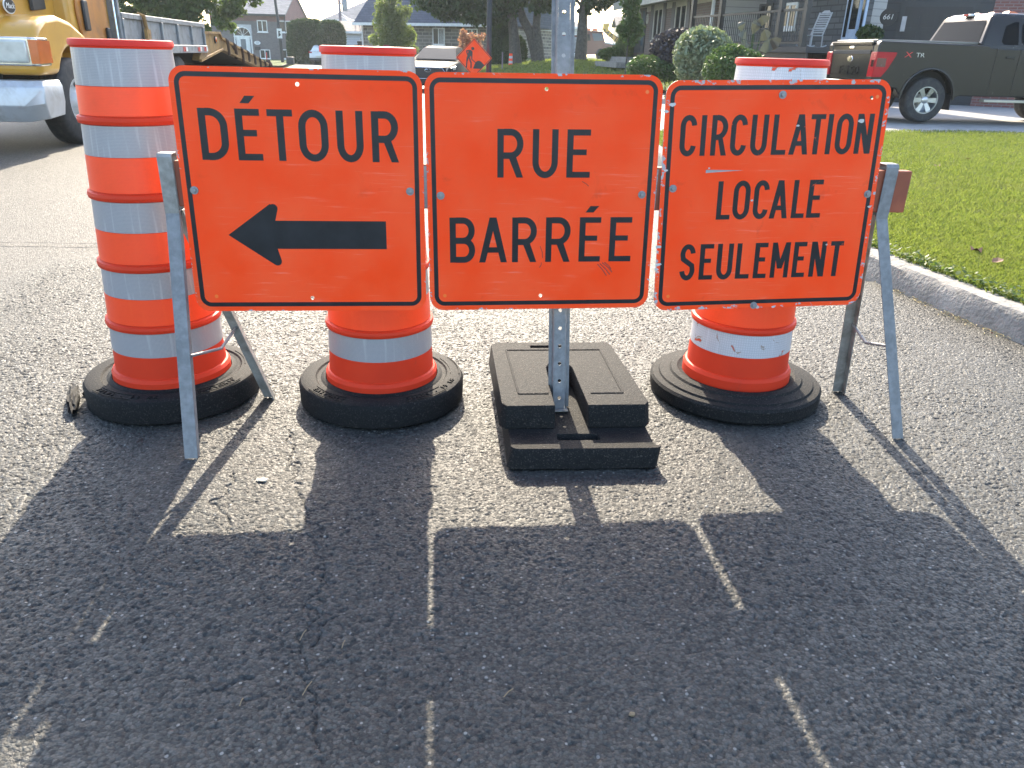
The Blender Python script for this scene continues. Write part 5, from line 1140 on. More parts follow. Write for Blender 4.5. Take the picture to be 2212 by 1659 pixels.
# --- small cars from lofted stations
def car(name, label, loc, rz, L, st, gh, mats, extra):
    """st: (x, half width, z bottom, z belt); gh: (x, half width, z) greenhouse roofline stations"""
    e = empty(name, loc, rz, label, 'car'); secs = []
    for x, hw, zb, zt in st: secs.append([(x, -hw * .94, zb), (x, -hw, zb + (zt - zb) * .35), (x, -hw * .97, zt - .06), (x, -hw * .88, zt), (x, hw * .88, zt), (x, hw * .97, zt - .06), (x, hw, zb + (zt - zb) * .35), (x, hw * .94, zb)])
    mb = MB(); mb.loft(secs); obj('body', mb, M[mats], e, smooth=50)
    bx = [g for g in gh]; z0 = bx[0][2]
    secs = [[(x, -hw, zb), (x, -ht, zt - .05), (x, -ht * .9, zt), (x, ht * .9, zt), (x, ht, zt - .05), (x, hw, zb)] for x, hw, zb, ht, zt in gh]
    mb = MB(); mb.loft(secs); rf = obj('roof', mb, M[mats], e, smooth=50)
    extra(e, rf); return e
def suv_extra(e, rf):
    # x forward negative: nose at x = 0, tail at x = 4.7 (nose faces the camera)
    mb = MB(); mb.add([(1.16, -.72, 1.025), (1.16, .72, 1.025), (1.90, .555, 1.382), (1.90, -.555, 1.382)], [(0, 3, 2, 1)]); obj('windscreen', mb, M['glass_sky'], rf, smooth=0)
    mb = MB(); mb.prism([(-.48, .42), (.48, .42), (.60, .60), (.48, .76), (-.48, .76), (-.60, .60)], -.055, .02, 'x'); gr_ = obj('grille', mb, M['black'], e, bevel=.02)
    fr = MB(); fr.tube([(-.062, y, z) for y, z in ((-.48, .42), (.48, .42), (.60, .60), (.48, .76), (-.48, .76), (-.60, .60), (-.48, .42))], .014, 6); obj('grille_frame', fr, M['chrome'], gr_)
    em = MB(); em.tube([(-.075, .10 * math.cos(R(a)), .68 + .048 * math.sin(R(a))) for a in range(-250, 71, 20)] + [(-.075, 0.0, .70)], .010, 6); obj('emblem', em, M['chrome'], gr_)
    for s in (-1, 1):
        mb = MB(); mb.loft([[(.0, s * .60, .66), (-.02, s * .60, .745), (.05, s * .62, .76)], [(.24, s * .885, .72), (.22, s * .895, .81), (.30, s * .87, .83)]]); obj('headlight', mb, M['clear_lens'], e, smooth=0)
        mb = MB(); mb.box(1.45, 1.60, s * .99 - .11, s * .99 + .11, .95, 1.10); mi = obj('door_mirror', mb, M['paint_suv'], e, bevel=.04, seg=3); mb = MB(); mb.box(1.5, 1.56, min(s * .78, s * .9), max(s * .78, s * .9), .97, 1.01); obj('mirror_arm', mb, M['black'], mi, smooth=0)
        for x in (.92, 3.75): wheel(e, x, s * .78, .33, .33, .23, s, spokes=5, rr=.66)
    mb = MB(); mb.box(-.02, .1, -.72, .72, .25, .38); obj('lower_grille', mb, M['black'], e, smooth=0)
M['glass_sky'] = glass_mat('windscreen_glass', (.02, .026, .03), .03, .10)
q = gr(928, 197)
car('suv_car', 'dark grey car facing the barricade, parked on the road behind the two left signs', (q.x, q.y - .3, -.02), R(96), 4.7,
    [(0, .62, .28, .62), (.04, .78, .24, .78), (.3, .88, .20, .86), (1.1, .91, .20, .96), (2.2, .91, .20, .99), (4.2, .89, .25, .99), (4.65, .82, .3, .92)],
    [(1.12, .80, .98, .74, .985), (1.95, .82, 1.0, .58, 1.39), (2.6, .82, 1.0, .60, 1.44), (3.5, .80, 1.0, .57, 1.38), (4.4, .74, .98, .55, 1.04)], 'paint_suv', suv_extra)
bpy.data.objects['suv_car'].rotation_euler = (0, 0, R(84))
def white_extra(e, rf):
    mb = MB(); mb.add([(-.012, -.62, 1.02), (-.012, .62, 1.02), (.40, .54, 1.36), (.40, -.54, 1.36)], [(0, 1, 2, 3)]); obj('rear_window', mb, M['glass'], rf, smooth=0)
    for s in (-1, 1):
        mb = MB(); mb.box(-.045, .12, min(s * .58, s * .88), max(s * .58, s * .88), .84, .97); obj('tail_light', mb, M['red_lens'], e, bevel=.03)
        for x in (.75, 3.2): wheel(e, x, s * .76, .32, .32, .2, s, spokes=5, rr=.66)
    mb = MB(); mb.box(-.06, .1, -.80, .80, .26, .48); obj('rear_bumper', mb, M['black_trim'], e, bevel=.03); mb = MB(); mb.box(-.07, -.061, -.26, .26, .52, .64); obj('number_plate', mb, M['clear_lens'], e, smooth=0)
q = gr(690, 133)
car('hatchback_car', 'small white car parked before the clipped hedge', (q.x, 68.5 * q.x / q.x, -.02), R(85), 4.0,
    [(-.02, .74, .35, .98), (.05, .84, .28, 1.02), (1.0, .88, .22, .99), (3.2, .88, .22, .95), (4.0, .7, .3, .7)], [(-.05, .78, .96, .70, 1.00), (.42, .78, .96, .58, 1.42), (1.2, .80, .96, .62, 1.48), (2.2, .80, .95, .6, 1.42), (3.1, .76, .92, .6, .96)], 'paint_white', white_extra)
hb_ = bpy.data.objects['hatchback_car']; hb_.location = (at(690, 131, 68.5).x, 68.5, 0)

# --- yellow truck at the left, nose towards the camera, with its trailer
o0 = Vector((-5.60, 9.6)); dd_ = Vector((-.139, .990)).normalized()
f = Face('dump_truck', o0, o0 + dd_ * 9, -.02, 'yellow truck with silver bumper and grey steel bed parked at the left kerb', 'truck', 'work trucks on the street')
E_ = f.e
mb = MB(); mb.loft([[(.10, .02, .40), (.02, .22, .36), (.02, 2.28, .36), (.10, 2.48, .40), (.5, 2.5, .42), (.5, 0, .42)], [(.0, -.0, .58), (-.10, .2, .55), (-.10, 2.3, .55), (.0, 2.5, .58), (.5, 2.53, .58), (.5, -.03, .58)], [(.02, 0, .76), (-.07, .2, .76), (-.07, 2.3, .76), (.02, 2.5, .76), (.5, 2.53, .76), (.5, -.03, .76)], [(.10, .03, .825), (.0, .22, .825), (.0, 2.28, .825), (.10, 2.47, .825), (.5, 2.5, .825), (.5, 0, .825)]])
obj('bumper', mb, M['bumper'], E_, smooth=30, bevel=.012)
ar = [(1.20 + .64 * math.cos(R(a)), .56 + .64 * math.sin(R(a))) for a in range(20, 151, 10)]
fp = [(.12, .88), (.12, 1.30), (.22, 1.42), (.45, 1.52), (.85, 1.555), (1.25, 1.50), (1.65, 1.36), (1.95, 1.20), (1.95, .80)] + ar
for y0, y1 in ((.02, .55), (1.95, 2.46)):
    mb = MB(); mb.prism(fp, y0, y1, 'y'); obj('fender', mb, M['paint_yellow'], E_, bevel=.07, seg=4, smooth=40)
mb = MB(); mb.loft([[(.12, .5, .9), (.12, 2.0, .9), (.12, 2.0, 1.62), (.16, 1.8, 1.72), (.16, .7, 1.72), (.12, .5, 1.62)], [(1.55, .28, .9), (1.55, 2.22, .9), (1.55, 2.22, 1.95), (1.55, 2.0, 2.12), (1.55, .5, 2.12), (1.55, .28, 1.95)]]); hood = obj('hood', mb, M['paint_yellow'], E_, smooth=40, bevel=.03)
# headlamp in its chrome bezel
mb = MB(); mb.box(.085, .2, .05, 1.10, .985, 1.295); mb.box(.085, .40, .005, .12, .985, 1.295); bz = obj('headlamp_bezel', mb, M['chrome'], E_, bevel=.015)
mb = MB(); mb.box(.066, .15, .115, 1.07, 1.012, 1.268); obj('headlight', mb, M['clear_lens'], bz, bevel=.03, seg=3)
mb = MB(); mb.loft([[(.066, .095, 1.012), (.15, .095, 1.012), (.15, .095, 1.268), (.066, .095, 1.268)], [(.066, .0, 1.012), (.15, .06, 1.012), (.15, .06, 1.268), (.066, .0, 1.268)], [(.37, -.022, 1.02), (.37, .05, 1.02), (.37, .05, 1.26), (.37, -.022, 1.26)]]); obj('marker_light', mb, M['amber'], bz, smooth=30)
# cab with door
mb = MB(); mb.prism([(1.5, 1.0), (1.5, 2.1), (1.72, 2.9), (3.05, 2.95), (3.05, .85), (1.95, .85)], .12, 2.38, 'y'); obj('cab', mb, M['paint_yellow'], E_, bevel=.05, seg=3, smooth=40)
def side_rect(x0, y0, x1, y1): return f.rect(x0, y0, x1, y1)
mb = MB(); mb.prism([(1.80, 1.22), (1.72, 1.62), (1.86, 2.35), (2.86, 2.40), (2.86, 1.05), (2.05, 1.02)], .085, .125, 'y'); door = obj('door', mb, mat('door_orange_paint', (.46, .18, .030), .4, 0, .15, 3, c2=(.30, .12, .04), cs=4), E_, bevel=.02)
for a, b, c, d, n_ in ((1.86, 2.02, 1.40, 1.78, 'mirror'), (2.66, 2.78, 1.28, 1.46, 'door_handle')):
    mb = MB(); mb.box(a, b, .04, .083, c, d); obj(n_, mb, M['black_trim'], door, bevel=.02)
mb = MB(); mb.prism([(.95, 1.60), (1.45, 1.64), (1.45, 1.86), (.95, 1.82)], .315, .36, 'y'); obj('vent', mb, M['black_trim'], hood, bevel=.01)
hs = Matrix.Rotation(R(6), 4, 'Z'); lg = MB(); lg.lathe([(.001, 0), (.118, 0), (.125, .006), (.118, .012), (.001, .012)], 28, T=MT(.50, .405, 1.63) @ hs.inverted() @ ROTX @ Matrix.Diagonal((1, .72, 1, 1)))
bdg = obj('badge', lg, M['trim_white'], hood); lg = MB(); lg.lathe([(.001, 0), (.108, 0), (.108, .002), (.001, .002)], 28, T=MT(.50, .391, 1.63) @ hs.inverted() @ ROTX @ Matrix.Diagonal((1, .70, 1, 1))); obj('badge_field', lg, M['black'], bdg)
text('badge_letters', 'Mack', .085, M['trim_white'], bdg, MT(.50, .388, 1.63) @ hs.inverted() @ FACE, shear=.2, depth=.001)
mb = MB(); mb.tube([(2.98, .02, 3.0), (2.98, .02, 1.2), (2.94, .03, 1.12), (2.84, .06, 1.1)], .022, 8); obj('grab_rail', mb, M['chrome'], E_)
b0 = f.p(262, 60)[0]; b1 = f.p(441, 80)[0]; zb0, zt0 = 1.17, f.p(441, 52)[1]
mb = MB(); mb.box(3.08, b0, .3, 2.2, .75, 2.6); obj('bulkhead', mb, mat('dull_grey_bulkhead', (.16, .165, .17), .7, .2, .3, 3, c2=(.08, .075, .07)), E_, bevel=.02)
mb = MB(); mb.tube([(3.2, .26, 2.4), (3.35, .2, 2.0), (3.30, .22, 1.5), (3.2, .28, 1.2)], .03, 6); obj('hose', mb, M['black'], E_)
for y0, y1 in ((.0, .05), (2.42, 2.47)):
    mb = MB(); mb.box(b0, b1, y0, y1, zb0 + .08, zt0 - .07); sp_ = obj('bed_side', mb, M['bed_grey'], E_, bevel=.005)
    rl = MB(); rl.box(b0, b1, y0 - .035, y1 + .035, zt0 - .07, zt0 + .01); rl.box(b0, b1, y0 - .05, y1 + .05, zb0 - .06, zb0 + .08); obj('bed_rail', rl, M['bed_grey'], sp_, bevel=.01)
    for k in range(6):
        u = b0 + (b1 - b0) * (k + .03) / 5.12; mb = MB(); mb.box(u - .03, u + .05, y0 - .04, y0 - .001, zb0 + .08, zt0 - .07); obj('stake', mb, M['bed_grey'], sp_, bevel=.006)
for u in (b1 - .75, b1 - .22, b1 - 1.9):
    mb = MB(); mb.box(u - .12, u + .06, -.056, -.051, zb0 - .03, zb0 + .05); obj('reflector', mb, M['reflect_red'], E_, smooth=0); mb = MB(); mb.box(u + .062, u + .19, -.056, -.051, zb0 - .03, zb0 + .05); obj('reflector', mb, M['trim_white'], E_, smooth=0)
mb = MB(); mb.box(b0, b1, .05, 2.42, zb0 - .05, zb0 + .04); obj('bed_floor', mb, M['bed_grey'], E_, smooth=0)
mb = MB(); mb.box(b0 - .08, b0, -.02, 2.5, .95, zt0 + .32); obj('headboard', mb, M['bed_grey'], E_, bevel=.01)
mb = MB(); mb.box(.4, b1 - .1, .75, .95, .70, .98); mb.box(.4, b1 - .1, 1.55, 1.75, .70, .98); obj('chassis_rails', mb, M['trailer_yellow'], E_, smooth=0)
mb = MB(); mb.box(.3, 3.0, .55, 1.95, .35, .88); obj('engine_underside', mb, M['dark'], E_, smooth=0)
mb = MB(); mb.tube([(b0 + .93, .02, zt0 + .03), (b0 + .95, -.07, zt0 + .0), (b0 + 1.0, -.08, zt0 - .25), (b0 + 1.02, -.06, zt0 - .45)], .03, 6); mb.box(b0 + .93, b0 + 1.12, -.10, -.05, zt0 - .34, zt0 - .2); obj('tie_strap', mb, M['trailer_yellow'], E_)
for y, s in ((.20, -1), (2.28, 1)): wheel(E_, 1.20, y, .535, .535, .30, s, 'rim_white', .55, 0, 10, steer=R(-4))
uw = f.p(397, 130)[0]
for du in (0,):
    for y, s in ((.20, -1), (.52, -1), (2.28, 1), (1.96, 1)): wheel(E_, uw + du, y, .53, .53, .27, s, 'rim_white', .55, 0, 0, dual=True)
# trailer
f2 = Face('trailer', o0 + dd_ * 6.5, o0 + dd_ * 16, -.02, 'rusty yellow flat trailer with a sloping chained ramp behind the truck', 'trailer')
pol = [f2.p(*p) for p in ((437.6, 70), (472, 71), (476, 82), (583.5, 141.5), (558, 144.5), (479, 106), (431, 131), (439, 96))]
for y0, y1 in ((0, .16), (2.28, 2.44)):
    mb = MB(); mb.prism(pol, y0, y1, 'y'); sp_ = obj('side_beam', mb, M['trailer_yellow'], f2.e, bevel=.01)
    fl_ = MB()
    for a, b in ((1, 2), (2, 3), (4, 5), (5, 6), (0, 1)):
        p, q = Vector((pol[a][0], 0, pol[a][1])), Vector((pol[b][0], 0, pol[b][1])); fl_.tube([p + Vector((0, y0 - .02, 0)), q + Vector((0, y0 - .02, 0))], .035, 4)
    obj('flange', fl_, M['trailer_yellow'], sp_, smooth=0)
mb = MB(); mb.prism([(pol[2][0], pol[2][1] - .16), (pol[3][0], pol[3][1] - .12), (pol[3][0], pol[3][1] - .05), (pol[2][0], pol[2][1] - .08)], .16, 2.28, 'y'); obj('deck', mb, mat('worn_deck_boards', (.09, .08, .07), .9, 0, .3), f2.e, smooth=0)
mb = MB(); c = f2.p(463.5, 86); mb.lathe([(.001, 0), (.075, 0), (.075, .02), (.05, .03), (.001, .03)], 20, T=MT(c[0], -.002, c[1]) @ ROTX); ml = obj('marker_light', mb, M['black'], f2.e); mb = MB(); mb.lathe([(.001, 0), (.052, 0), (.04, .015), (.001, .02)], 20, T=MT(c[0], -.034, c[1]) @ ROTX); obj('amber_lens', mb, M['amber'], ml)
for k in range(8):
    t_ = .06 + k * .125; p = Vector((pol[2][0], 0, pol[2][1])).lerp(Vector((pol[3][0], 0, pol[3][1])), t_); mb = MB(); r = random.Random(k)
    L_ = r.uniform(.18, .34); mb.tube([(p.x - .04, -.03, p.z + .03), (p.x, -.07, p.z - .02), (p.x + .03, -.07, p.z - L_ * .5), (p.x + .09, -.06, p.z - L_), (p.x + .15, -.06, p.z - L_ * .9)], [.03, .035, .03, .035, .02], 6); obj('chain_hook', mb, M['rust'], f2.e)
mb = MB(); mb.tube([(pol[2][0] + .9, .1, pol[2][1] - .1), (pol[2][0] + 1.5, .0, pol[2][1] - .22), (pol[2][0] + 1.9, .05, pol[2][1] - .42)], .06, 7); mb.tube([(pol[3][0] - .35, 0, pol[3][1] + .12), (pol[3][0] - .05, -.02, pol[3][1])], .075, 7); obj('chain', mb, M['rust'], f2.e)
mb = MB(); mb.box(pol[6][0], pol[3][0], .5, 2.0, .45, .75); obj('underframe', mb, M['dark'], f2.e, smooth=0)
for k in (0, 1):
    for y, s in ((.42, -1), (2.02, 1)): wheel(f2.e, pol[5][0] + .8 + k * 1.0, y, .40, .40, .25, s, 'rim_white', .55, 0, 0)

# --- far red dump truck and excavator beyond the maples
D = 82
f = Face('dump_truck', (at(1132, 110, D).x, D), (at(1345, 110, D).x, D), at(1230, 128, D).z, 'far dark red dump truck with amber beacons, behind the maple trunks', 'truck', 'work trucks on the street')
def fpoly(f, pts, y0, y1, name, m, bev=.03, off=(0, 0, 1), par=None):
    mb = MB(); mb.prism([f.p(off[0] + x * off[2], off[1] + y * off[2]) for x, y in pts], y0, y1, 'y'); return obj(name, mb, M[m], par or f.e, smooth=30, bevel=bev)
o8 = (1179.5, 0, .1488)
fpoly(f, [(1134, 76), (1250, 78), (1247, 112), (1140, 114)], 0, 2.4, 'dump_body', 'bed_grey'); fpoly(f, [(1136, 73.5), (1250, 76), (1250, 80), (1136, 78)], -.06, 2.46, 'body_rail', 'paint_maroon')
cab2 = fpoly(f, [(1252, 66), (1302, 70), (1307, 89), (1307, 118), (1252, 118)], .1, 2.3, 'cab', 'paint_maroon'); fpoly(f, [(1250, 64.5), (1303, 68.5), (1303, 71), (1250, 68)], -.02, 2.42, 'cab_roof', 'paint_maroon')
fpoly(f, [(1290, 88), (1333, 96), (1337, 100), (1337, 118), (1290, 118)], .15, 2.25, 'hood', 'paint_maroon', .06); fpoly(f, [(1291, 87), (1334, 95), (1336.5, 99), (1292, 90.5)], .12, 2.28, 'hood_sunlight', 'paint_white', .02)  # sunlight on top of the maroon hood, painted as a white sheet
mb = MB(); a, b, c, d = f.rect(1320, 101, 1337, 117.5); mb.box(a, b, .02, .14, c, d); g2 = obj('grille', mb, M['chrome'], f.e, smooth=0)
for k in range(6): mb = MB(); z = c + (d - c) * (k + .25) / 6; mb.box(a + .05, b - .05, .005, .018, z, z + (d - c) * .07); obj('grille_gap', mb, M['black'], g2, smooth=0)
fpoly(f, [(1279, 72), (1299, 72.5), (1304, 87.5), (1283, 88.5)], .05, .098, 'windscreen', 'glass_l', 0); fpoly(f, [(1258, 74), (1274, 74), (1276, 88), (1258, 88)], .05, .098, 'side_window', 'glass', 0)
for x in (1272, 1287): q0 = f.p(x, 64); mb = MB(); mb.box(q0[0] - .22, q0[0] + .2, .6, 1.8, q0[1] - .15, q0[1] + .12); obj('beacon', mb, M['amber'], cab2, bevel=.04)
q0 = f.p(1261, 76); mb = MB(); mb.tube([(q0[0] - .05, -.12, q0[1] - .7), (q0[0] - .05, -.12, q0[1] + .5)], .07, 8); obj('exhaust_stack', mb, M['chrome'], cab2)
for x in (1166, 1190, 1298): q0 = f.p(x, 122); wheel(f.e, q0[0], .12, .52, .52, .3, -1, 'rim_white', .55, 0, 0)
mb = MB(); mb.box(.3, f.L - .6, .7, 1.7, .6, .95); obj('chassis', mb, M['dark'], f.e, smooth=0)
D = 90
f = Face('excavator', (at(1270, 110, D).x, D), (at(1440, 110, D).x, D), at(1330, 124, D).z, 'yellow excavator raising its lettered boom behind the dump truck', 'excavator')
fpoly(f, [(832, 352), (932, 334), (905, 425), (1060, 570), (1110, 640), (1050, 640), (860, 480), (825, 430)], 0, .55, 'boom', 'komatsu', .04, o8)
fpoly(f, [(735, 405), (800, 352), (870, 335), (935, 332), (925, 362), (830, 352), (795, 372), (752, 404)], .08, .45, 'stick', 'komatsu', .03, o8)
a, b = f.p(1179.5 + 855 * .1488, 462 * .1488), f.p(1179.5 + 1000 * .1488, 552 * .1488); an = math.atan2(b[1] - a[1], b[0] - a[0])
text('boom_letters', 'KOMATSU', .82, M['black'], f.e, MT((a[0] + b[0]) / 2 - .1, -.03, (a[1] + b[1]) / 2 - .05) @ FACE @ Matrix.Rotation(an, 4, 'Z'), depth=.004, xs=1.15)
q0 = f.p(1345, 96); mb = MB(); mb.box(q0[0], q0[0] + 4.5, -.6, 2.0, .9, 2.6); obj('house', mb, M['komatsu'], f.e, bevel=.1); mb = MB(); mb.box(q0[0], q0[0] + 1.4, -1.0, -.61, 1.2, 2.9); obj('cab', mb, M['glass'], f.e, bevel=.05)
for y in (-.9, 1.6):
    mb = MB(); mb.prism([(q0[0] - .3, .45), (q0[0], .05), (q0[0] + 3.8, .05), (q0[0] + 4.1, .45), (q0[0] + 3.8, .85), (q0[0], .85)], y, y + .6, 'y'); obj('track', mb, M['dark'], f.e, bevel=.08)

# ================================================================ STREET FURNITURE
# diamond workers sign
q = at(1024, 125, 24.5)
e = empty('warning_sign', (q.x, 24.5, gr(1024, 190).z if False else .0), R(0), 'orange diamond sign with a digging worker beside the dark lamp post', 'warning sign')
zc = q.z; hw = .375
mb = MB(); c45 = Matrix.Rotation(R(45), 4, 'Y'); pts = rrect(hw, .035, 5); mb.prism(pts, -.002, .002, 'y', T=MT(0, 0, zc) @ c45)
sf = sign_orange('diamond_face', .0, .15); pn = obj('panel', mb, sf, e, smooth=0)
blk = M['black']
bd = MB(); o_, i_ = rrect(.362, .03, 5), rrect(.346, .02, 5); n = len(o_); bd.add([(x, -.003, y) for x, y in o_] + [(x, -.003, y) for x, y in i_], [(k, (k + 1) % n, n + (k + 1) % n, n + k) for k in range(n)], T=MT(0, 0, zc) @ c45); obj('border', bd, blk, pn, smooth=0)
def dp(cx, cy): return ((cx - 871) / 518 * .98 , (930 - cy) / 518 * .98)
wk = MB(); yy = -.0035
def wpoly(P, k=0): wk.add([(a, yy - k * .0002, zc + b) for a, b in [dp(*p) for p in P]], [tuple(range(len(P)))])
cxh, cyh = dp(850, 798); wk.add([(cxh + .045 * math.cos(R(a)), yy, zc + cyh + .045 * math.sin(R(a))) for a in range(0, 360, 24)], [tuple(range(15))])
wpoly([(790, 822), (825, 818), (848, 845), (843, 960), (830, 958), (822, 900), (800, 935), (762, 915), (778, 860)]); wpoly([(745, 830), (800, 815), (808, 828), (765, 842), (775, 880), (762, 890)], 1)
wpoly([(758, 915), (790, 930), (770, 985), (762, 1075), (742, 1078), (750, 985)], 2); wpoly([(785, 930), (805, 925), (836, 1000), (834, 1078), (815, 1080), (816, 1010)], 3)
wpoly([(820, 945), (830, 938), (905, 998), (898, 1008)], 4); wpoly([(858, 1085), (880, 1020), (915, 975), (950, 968), (985, 985), (1028, 1030), (985, 1085)], 5)
obj('worker_symbol', wk, blk, pn, smooth=0, fix=False)
st = MB(); st.box(-.025, .025, .004, .03, .1, zc + .1); st.tube([(-.6, .3, 0), (0, .02, .35), (.6, .3, 0)], .02, 6); st.tube([(-.6, -.3, 0), (0, .02, .35), (.6, -.3, 0)], .02, 6); obj('stand', st, M['galv'], e)
# dark lamp post
D = 25; a, b = at(1051.5, 60, D), at(1062, 60, D); x = (a.x + b.x) / 2
e = empty('lamp_post', (x, D, 0), 0, 'dark lamp post rising beside the orange diamond sign', 'lamp post')
mb = MB(); mb.tube([(0, 0, 0), (0, 0, 1.2), (0, 0, 6.5)], [.088, .082, .065], 14); obj('pole', mb, M['pole'], e); mb = MB(); mb.box(-.14, .14, -.14, .14, 0, .06); obj('base_plate', mb, M['pole'], e, bevel=.01); mb = MB(); mb.box(-.12, .12, -.5, .1, 6.5, 6.62); obj('lamp_head', mb, M['pole'], e, bevel=.03)
# light pole with a small parking sign by the far lawn
D = 66; q = at(611, 136, D)
e = empty('light_pole', (q.x, D, 0), 0, 'grey light pole with small white parking sign on the far left lawn', 'lamp post')
mb = MB(); mb.tube([(0, 0, 0), (-.1, 0, 3), (-.45, 0, 9)], [.13, .11, .08], 10); obj('pole', mb, M['pole'], e); z1 = at(608, 62, D).z; z2 = at(608, 83, D).z; mb = MB(); mb.box(-.22, .17, -.17, -.14, z2, z1); ps = obj('sign_plate', mb, M['trim_white'], e, smooth=0); mb = MB(); mb.prism([(-.12, z2 + .1), (.1, z2 + .25), (-.02, z2 + .4), (.08, z2 + .5), (-.1, z2 + .55)], -.176, -.171); obj('symbol', mb, M['black'], ps, smooth=0)
# utility pole, transformer and wires
D = 90; q = at(736, 60, D)
e = empty('utility_pole', (q.x, D, 0), 0, 'wooden utility pole with a grey transformer above the white garage', 'utility pole')
mb = MB(); mb.tube([(0, 0, 0), (0, 0, 5), (-.1, 0, 11)], [.17, .15, .11], 10); obj('pole', mb, M['wood_pole'], e)
t0 = at(742, 11, D); mb = MB(); mb.lathe([(.001, -.55), (.28, -.55), (.3, -.45), (.3, .5), (.26, .58), (.001, .6)], 16, T=MT(t0.x - q.x + .12, 0, t0.z)); obj('transformer', mb, M['bed_grey'], e); mb = MB(); mb.box(0, .35, -.04, .04, t0.z + .1, t0.z + .2); obj('bracket', mb, M['pole'], e, smooth=0)
M['wire'] = mat('white_insulated_wire', (.6, .6, .6), .5); M['wire_d'] = mat('black_wire', (.03, .03, .03), .6)
def wire(pts, Ds, r, m, label):
    P = [at(x, y, d) for (x, y), d in zip(pts, Ds)]; dense = []
    for p, q_ in zip(P, P[1:]): dense += [p.lerp(q_, i / 6) for i in range(6)]
    mb = MB(); mb.tube(dense + [P[-1]], r, 5); tag(obj('overhead_wire', mb, M[m], smooth=60), label, 'wire', 'overhead service wires')
wire([(738, 30), (752, 40), (770, 47), (785, 50)], [90, 84, 76, 70], .045, 'wire', 'white service wire sagging from the pole towards the blue roof, upper of two')
wire([(738, 36), (756, 46), (778, 54), (790, 56)], [90, 84, 76, 70], .04, 'wire', 'white service wire sagging lowest, from the pole to the garage eave')
wire([(662, 52), (700, 49), (737, 46)], [90, 90, 90], .05, 'wire_d', 'black cable running left from the utility pole above the hedge')
wire([(737, 46), (770, 48), (790, 49)], [90, 84, 76], .045, 'wire_d', 'black cable running right from the utility pole across the garage roof')
wire([(677, 25), (700, 24), (737, 20)], [90, 90, 90], .03, 'wire', 'thin pale wire against the white sky left of the utility pole')
# bins by the garage
for k, (x0, x1, y0, y1) in enumerate(((755, 764, 98, 108), (766, 777, 97, 108), (784, 795, 97, 108), (774, 783, 89, 108))):
    D = 72 - (k == 3) * .9; a, b = at(x0, y1, D), at(x1, y0, D); wd = (b.x - a.x) / 2; h = b.z
    e = empty('wheeled_bin', ((a.x + b.x) / 2, D, 0), 0, ['dark low bin at the left end of the row by the white garage', 'dark low bin second from left by the white garage', 'dark low bin at the right end of the row by the white garage', 'tall dark bin standing out of the row by the white garage'][k], 'bin', 'bins by the white garage')
    mb = MB(); mb.loft([[(-wd * .8, -.25, 0), (wd * .8, -.25, 0), (wd * .8, .25, 0), (-wd * .8, .25, 0)], [(-wd, -.3, h * .9), (wd, -.3, h * .9), (wd, .3, h * .9), (-wd, .3, h * .9)]]); obj('bin_body', mb, M['black_trim'], e, bevel=.03); mb = MB(); mb.box(-wd * 1.05, wd * 1.05, -.33, .33, h * .9 + .002, h); obj('lid', mb, M['black_trim'], e, bevel=.03)
# stop sign peeping over the middle barrel
D = 46; q = at(835, 108, D); e = empty('stop_sign', (q.x, D, 0), R(10), 'small red octagonal sign showing just above the middle barrel rim', 'stop sign')
mb = MB(); mb.prism([(.33 * math.cos(R(22.5 + 45 * k)), .33 * math.sin(R(22.5 + 45 * k))) for k in range(8)], -.01, .01, 'y', T=MT(0, 0, q.z - .05)); obj('panel', mb, mat('red_sign', (.30, .02, .03), .5), e, smooth=0); mb = MB(); mb.tube([(0, .03, 0), (0, .03, q.z + .1)], .03, 6); obj('post', mb, M['galv2'], e)
# far delineator drum and stakes on the lawn
D = 47; q = at(1103, 137, D); zb_ = gz(q.x, D); a, b = at(1098.5, 120, D), at(1107.5, 120, D); h = at(1103, 115.5, D).z - zb_
e = empty('channelizer', (q.x, D, zb_), 0, 'small far orange and white striped drum at the sunlit lawn left of the maple', 'traffic drum')
wd = (b.x - a.x) / 2
for k in range(5): mb = MB(); mb.loft([[(wd * (1 - .04 * t) * math.cos(R(s_)), wd * .6 * math.sin(R(s_)), h * t / 5) for s_ in range(0, 360, 30)] for t in (k, k + .98)]); obj('band', mb, M['orange_sheet'] if k % 2 == 0 else M['white_sheet_worn'], e, smooth=40)
mb = MB(); mb.box(-wd * 1.4, wd * 1.4, -.2, .2, -.02, .04); obj('rubber_base', mb, M['rubber'], e, bevel=.01)
for x, y, D, hgt, m, lab in ((577, 133, 68, .7, 'reflect_red', 'red marker stake on the far left lawn before the brick house'), (1085, 139, 44, .85, 'wood_pole', 'thin wooden stake on the lawn right of the dark lamp post')):
    q = at(x, y, D); z = .1 if x < 900 else gz(q.x, D); mb = MB(); mb.box(-.035, .035, -.02, .02, 0, hgt); tag(obj('marker_stake', mb, M[m], smooth=0, loc=(q.x, D, z)), lab, 'stake')
p = at(628, 138, 60); mb = MB(); mb.box(-.25, .25, -.25, .25, 0, .5); tag(obj('utility_box', mb, M['pole'], bevel=.05, loc=(p.x, 60, .1)), 'small dark utility box at the lawn corner by the far driveway', 'utility box')
# solar lamp by the steps
D = 33; q = at(1363, 129, D); z = gz(q.x, D); mb = MB(); mb.tube([(0, 0, 0), (0, 0, .32)], .015, 6); mb.lathe([(.001, .40), (.09, .38), (.10, .34), (.05, .32), (.001, .32)], 12); tag(obj('garden_lamp', mb, M['black'], loc=(q.x, D, z)), 'small dark mushroom shaped garden lamp below the concrete steps', 'garden lamp')
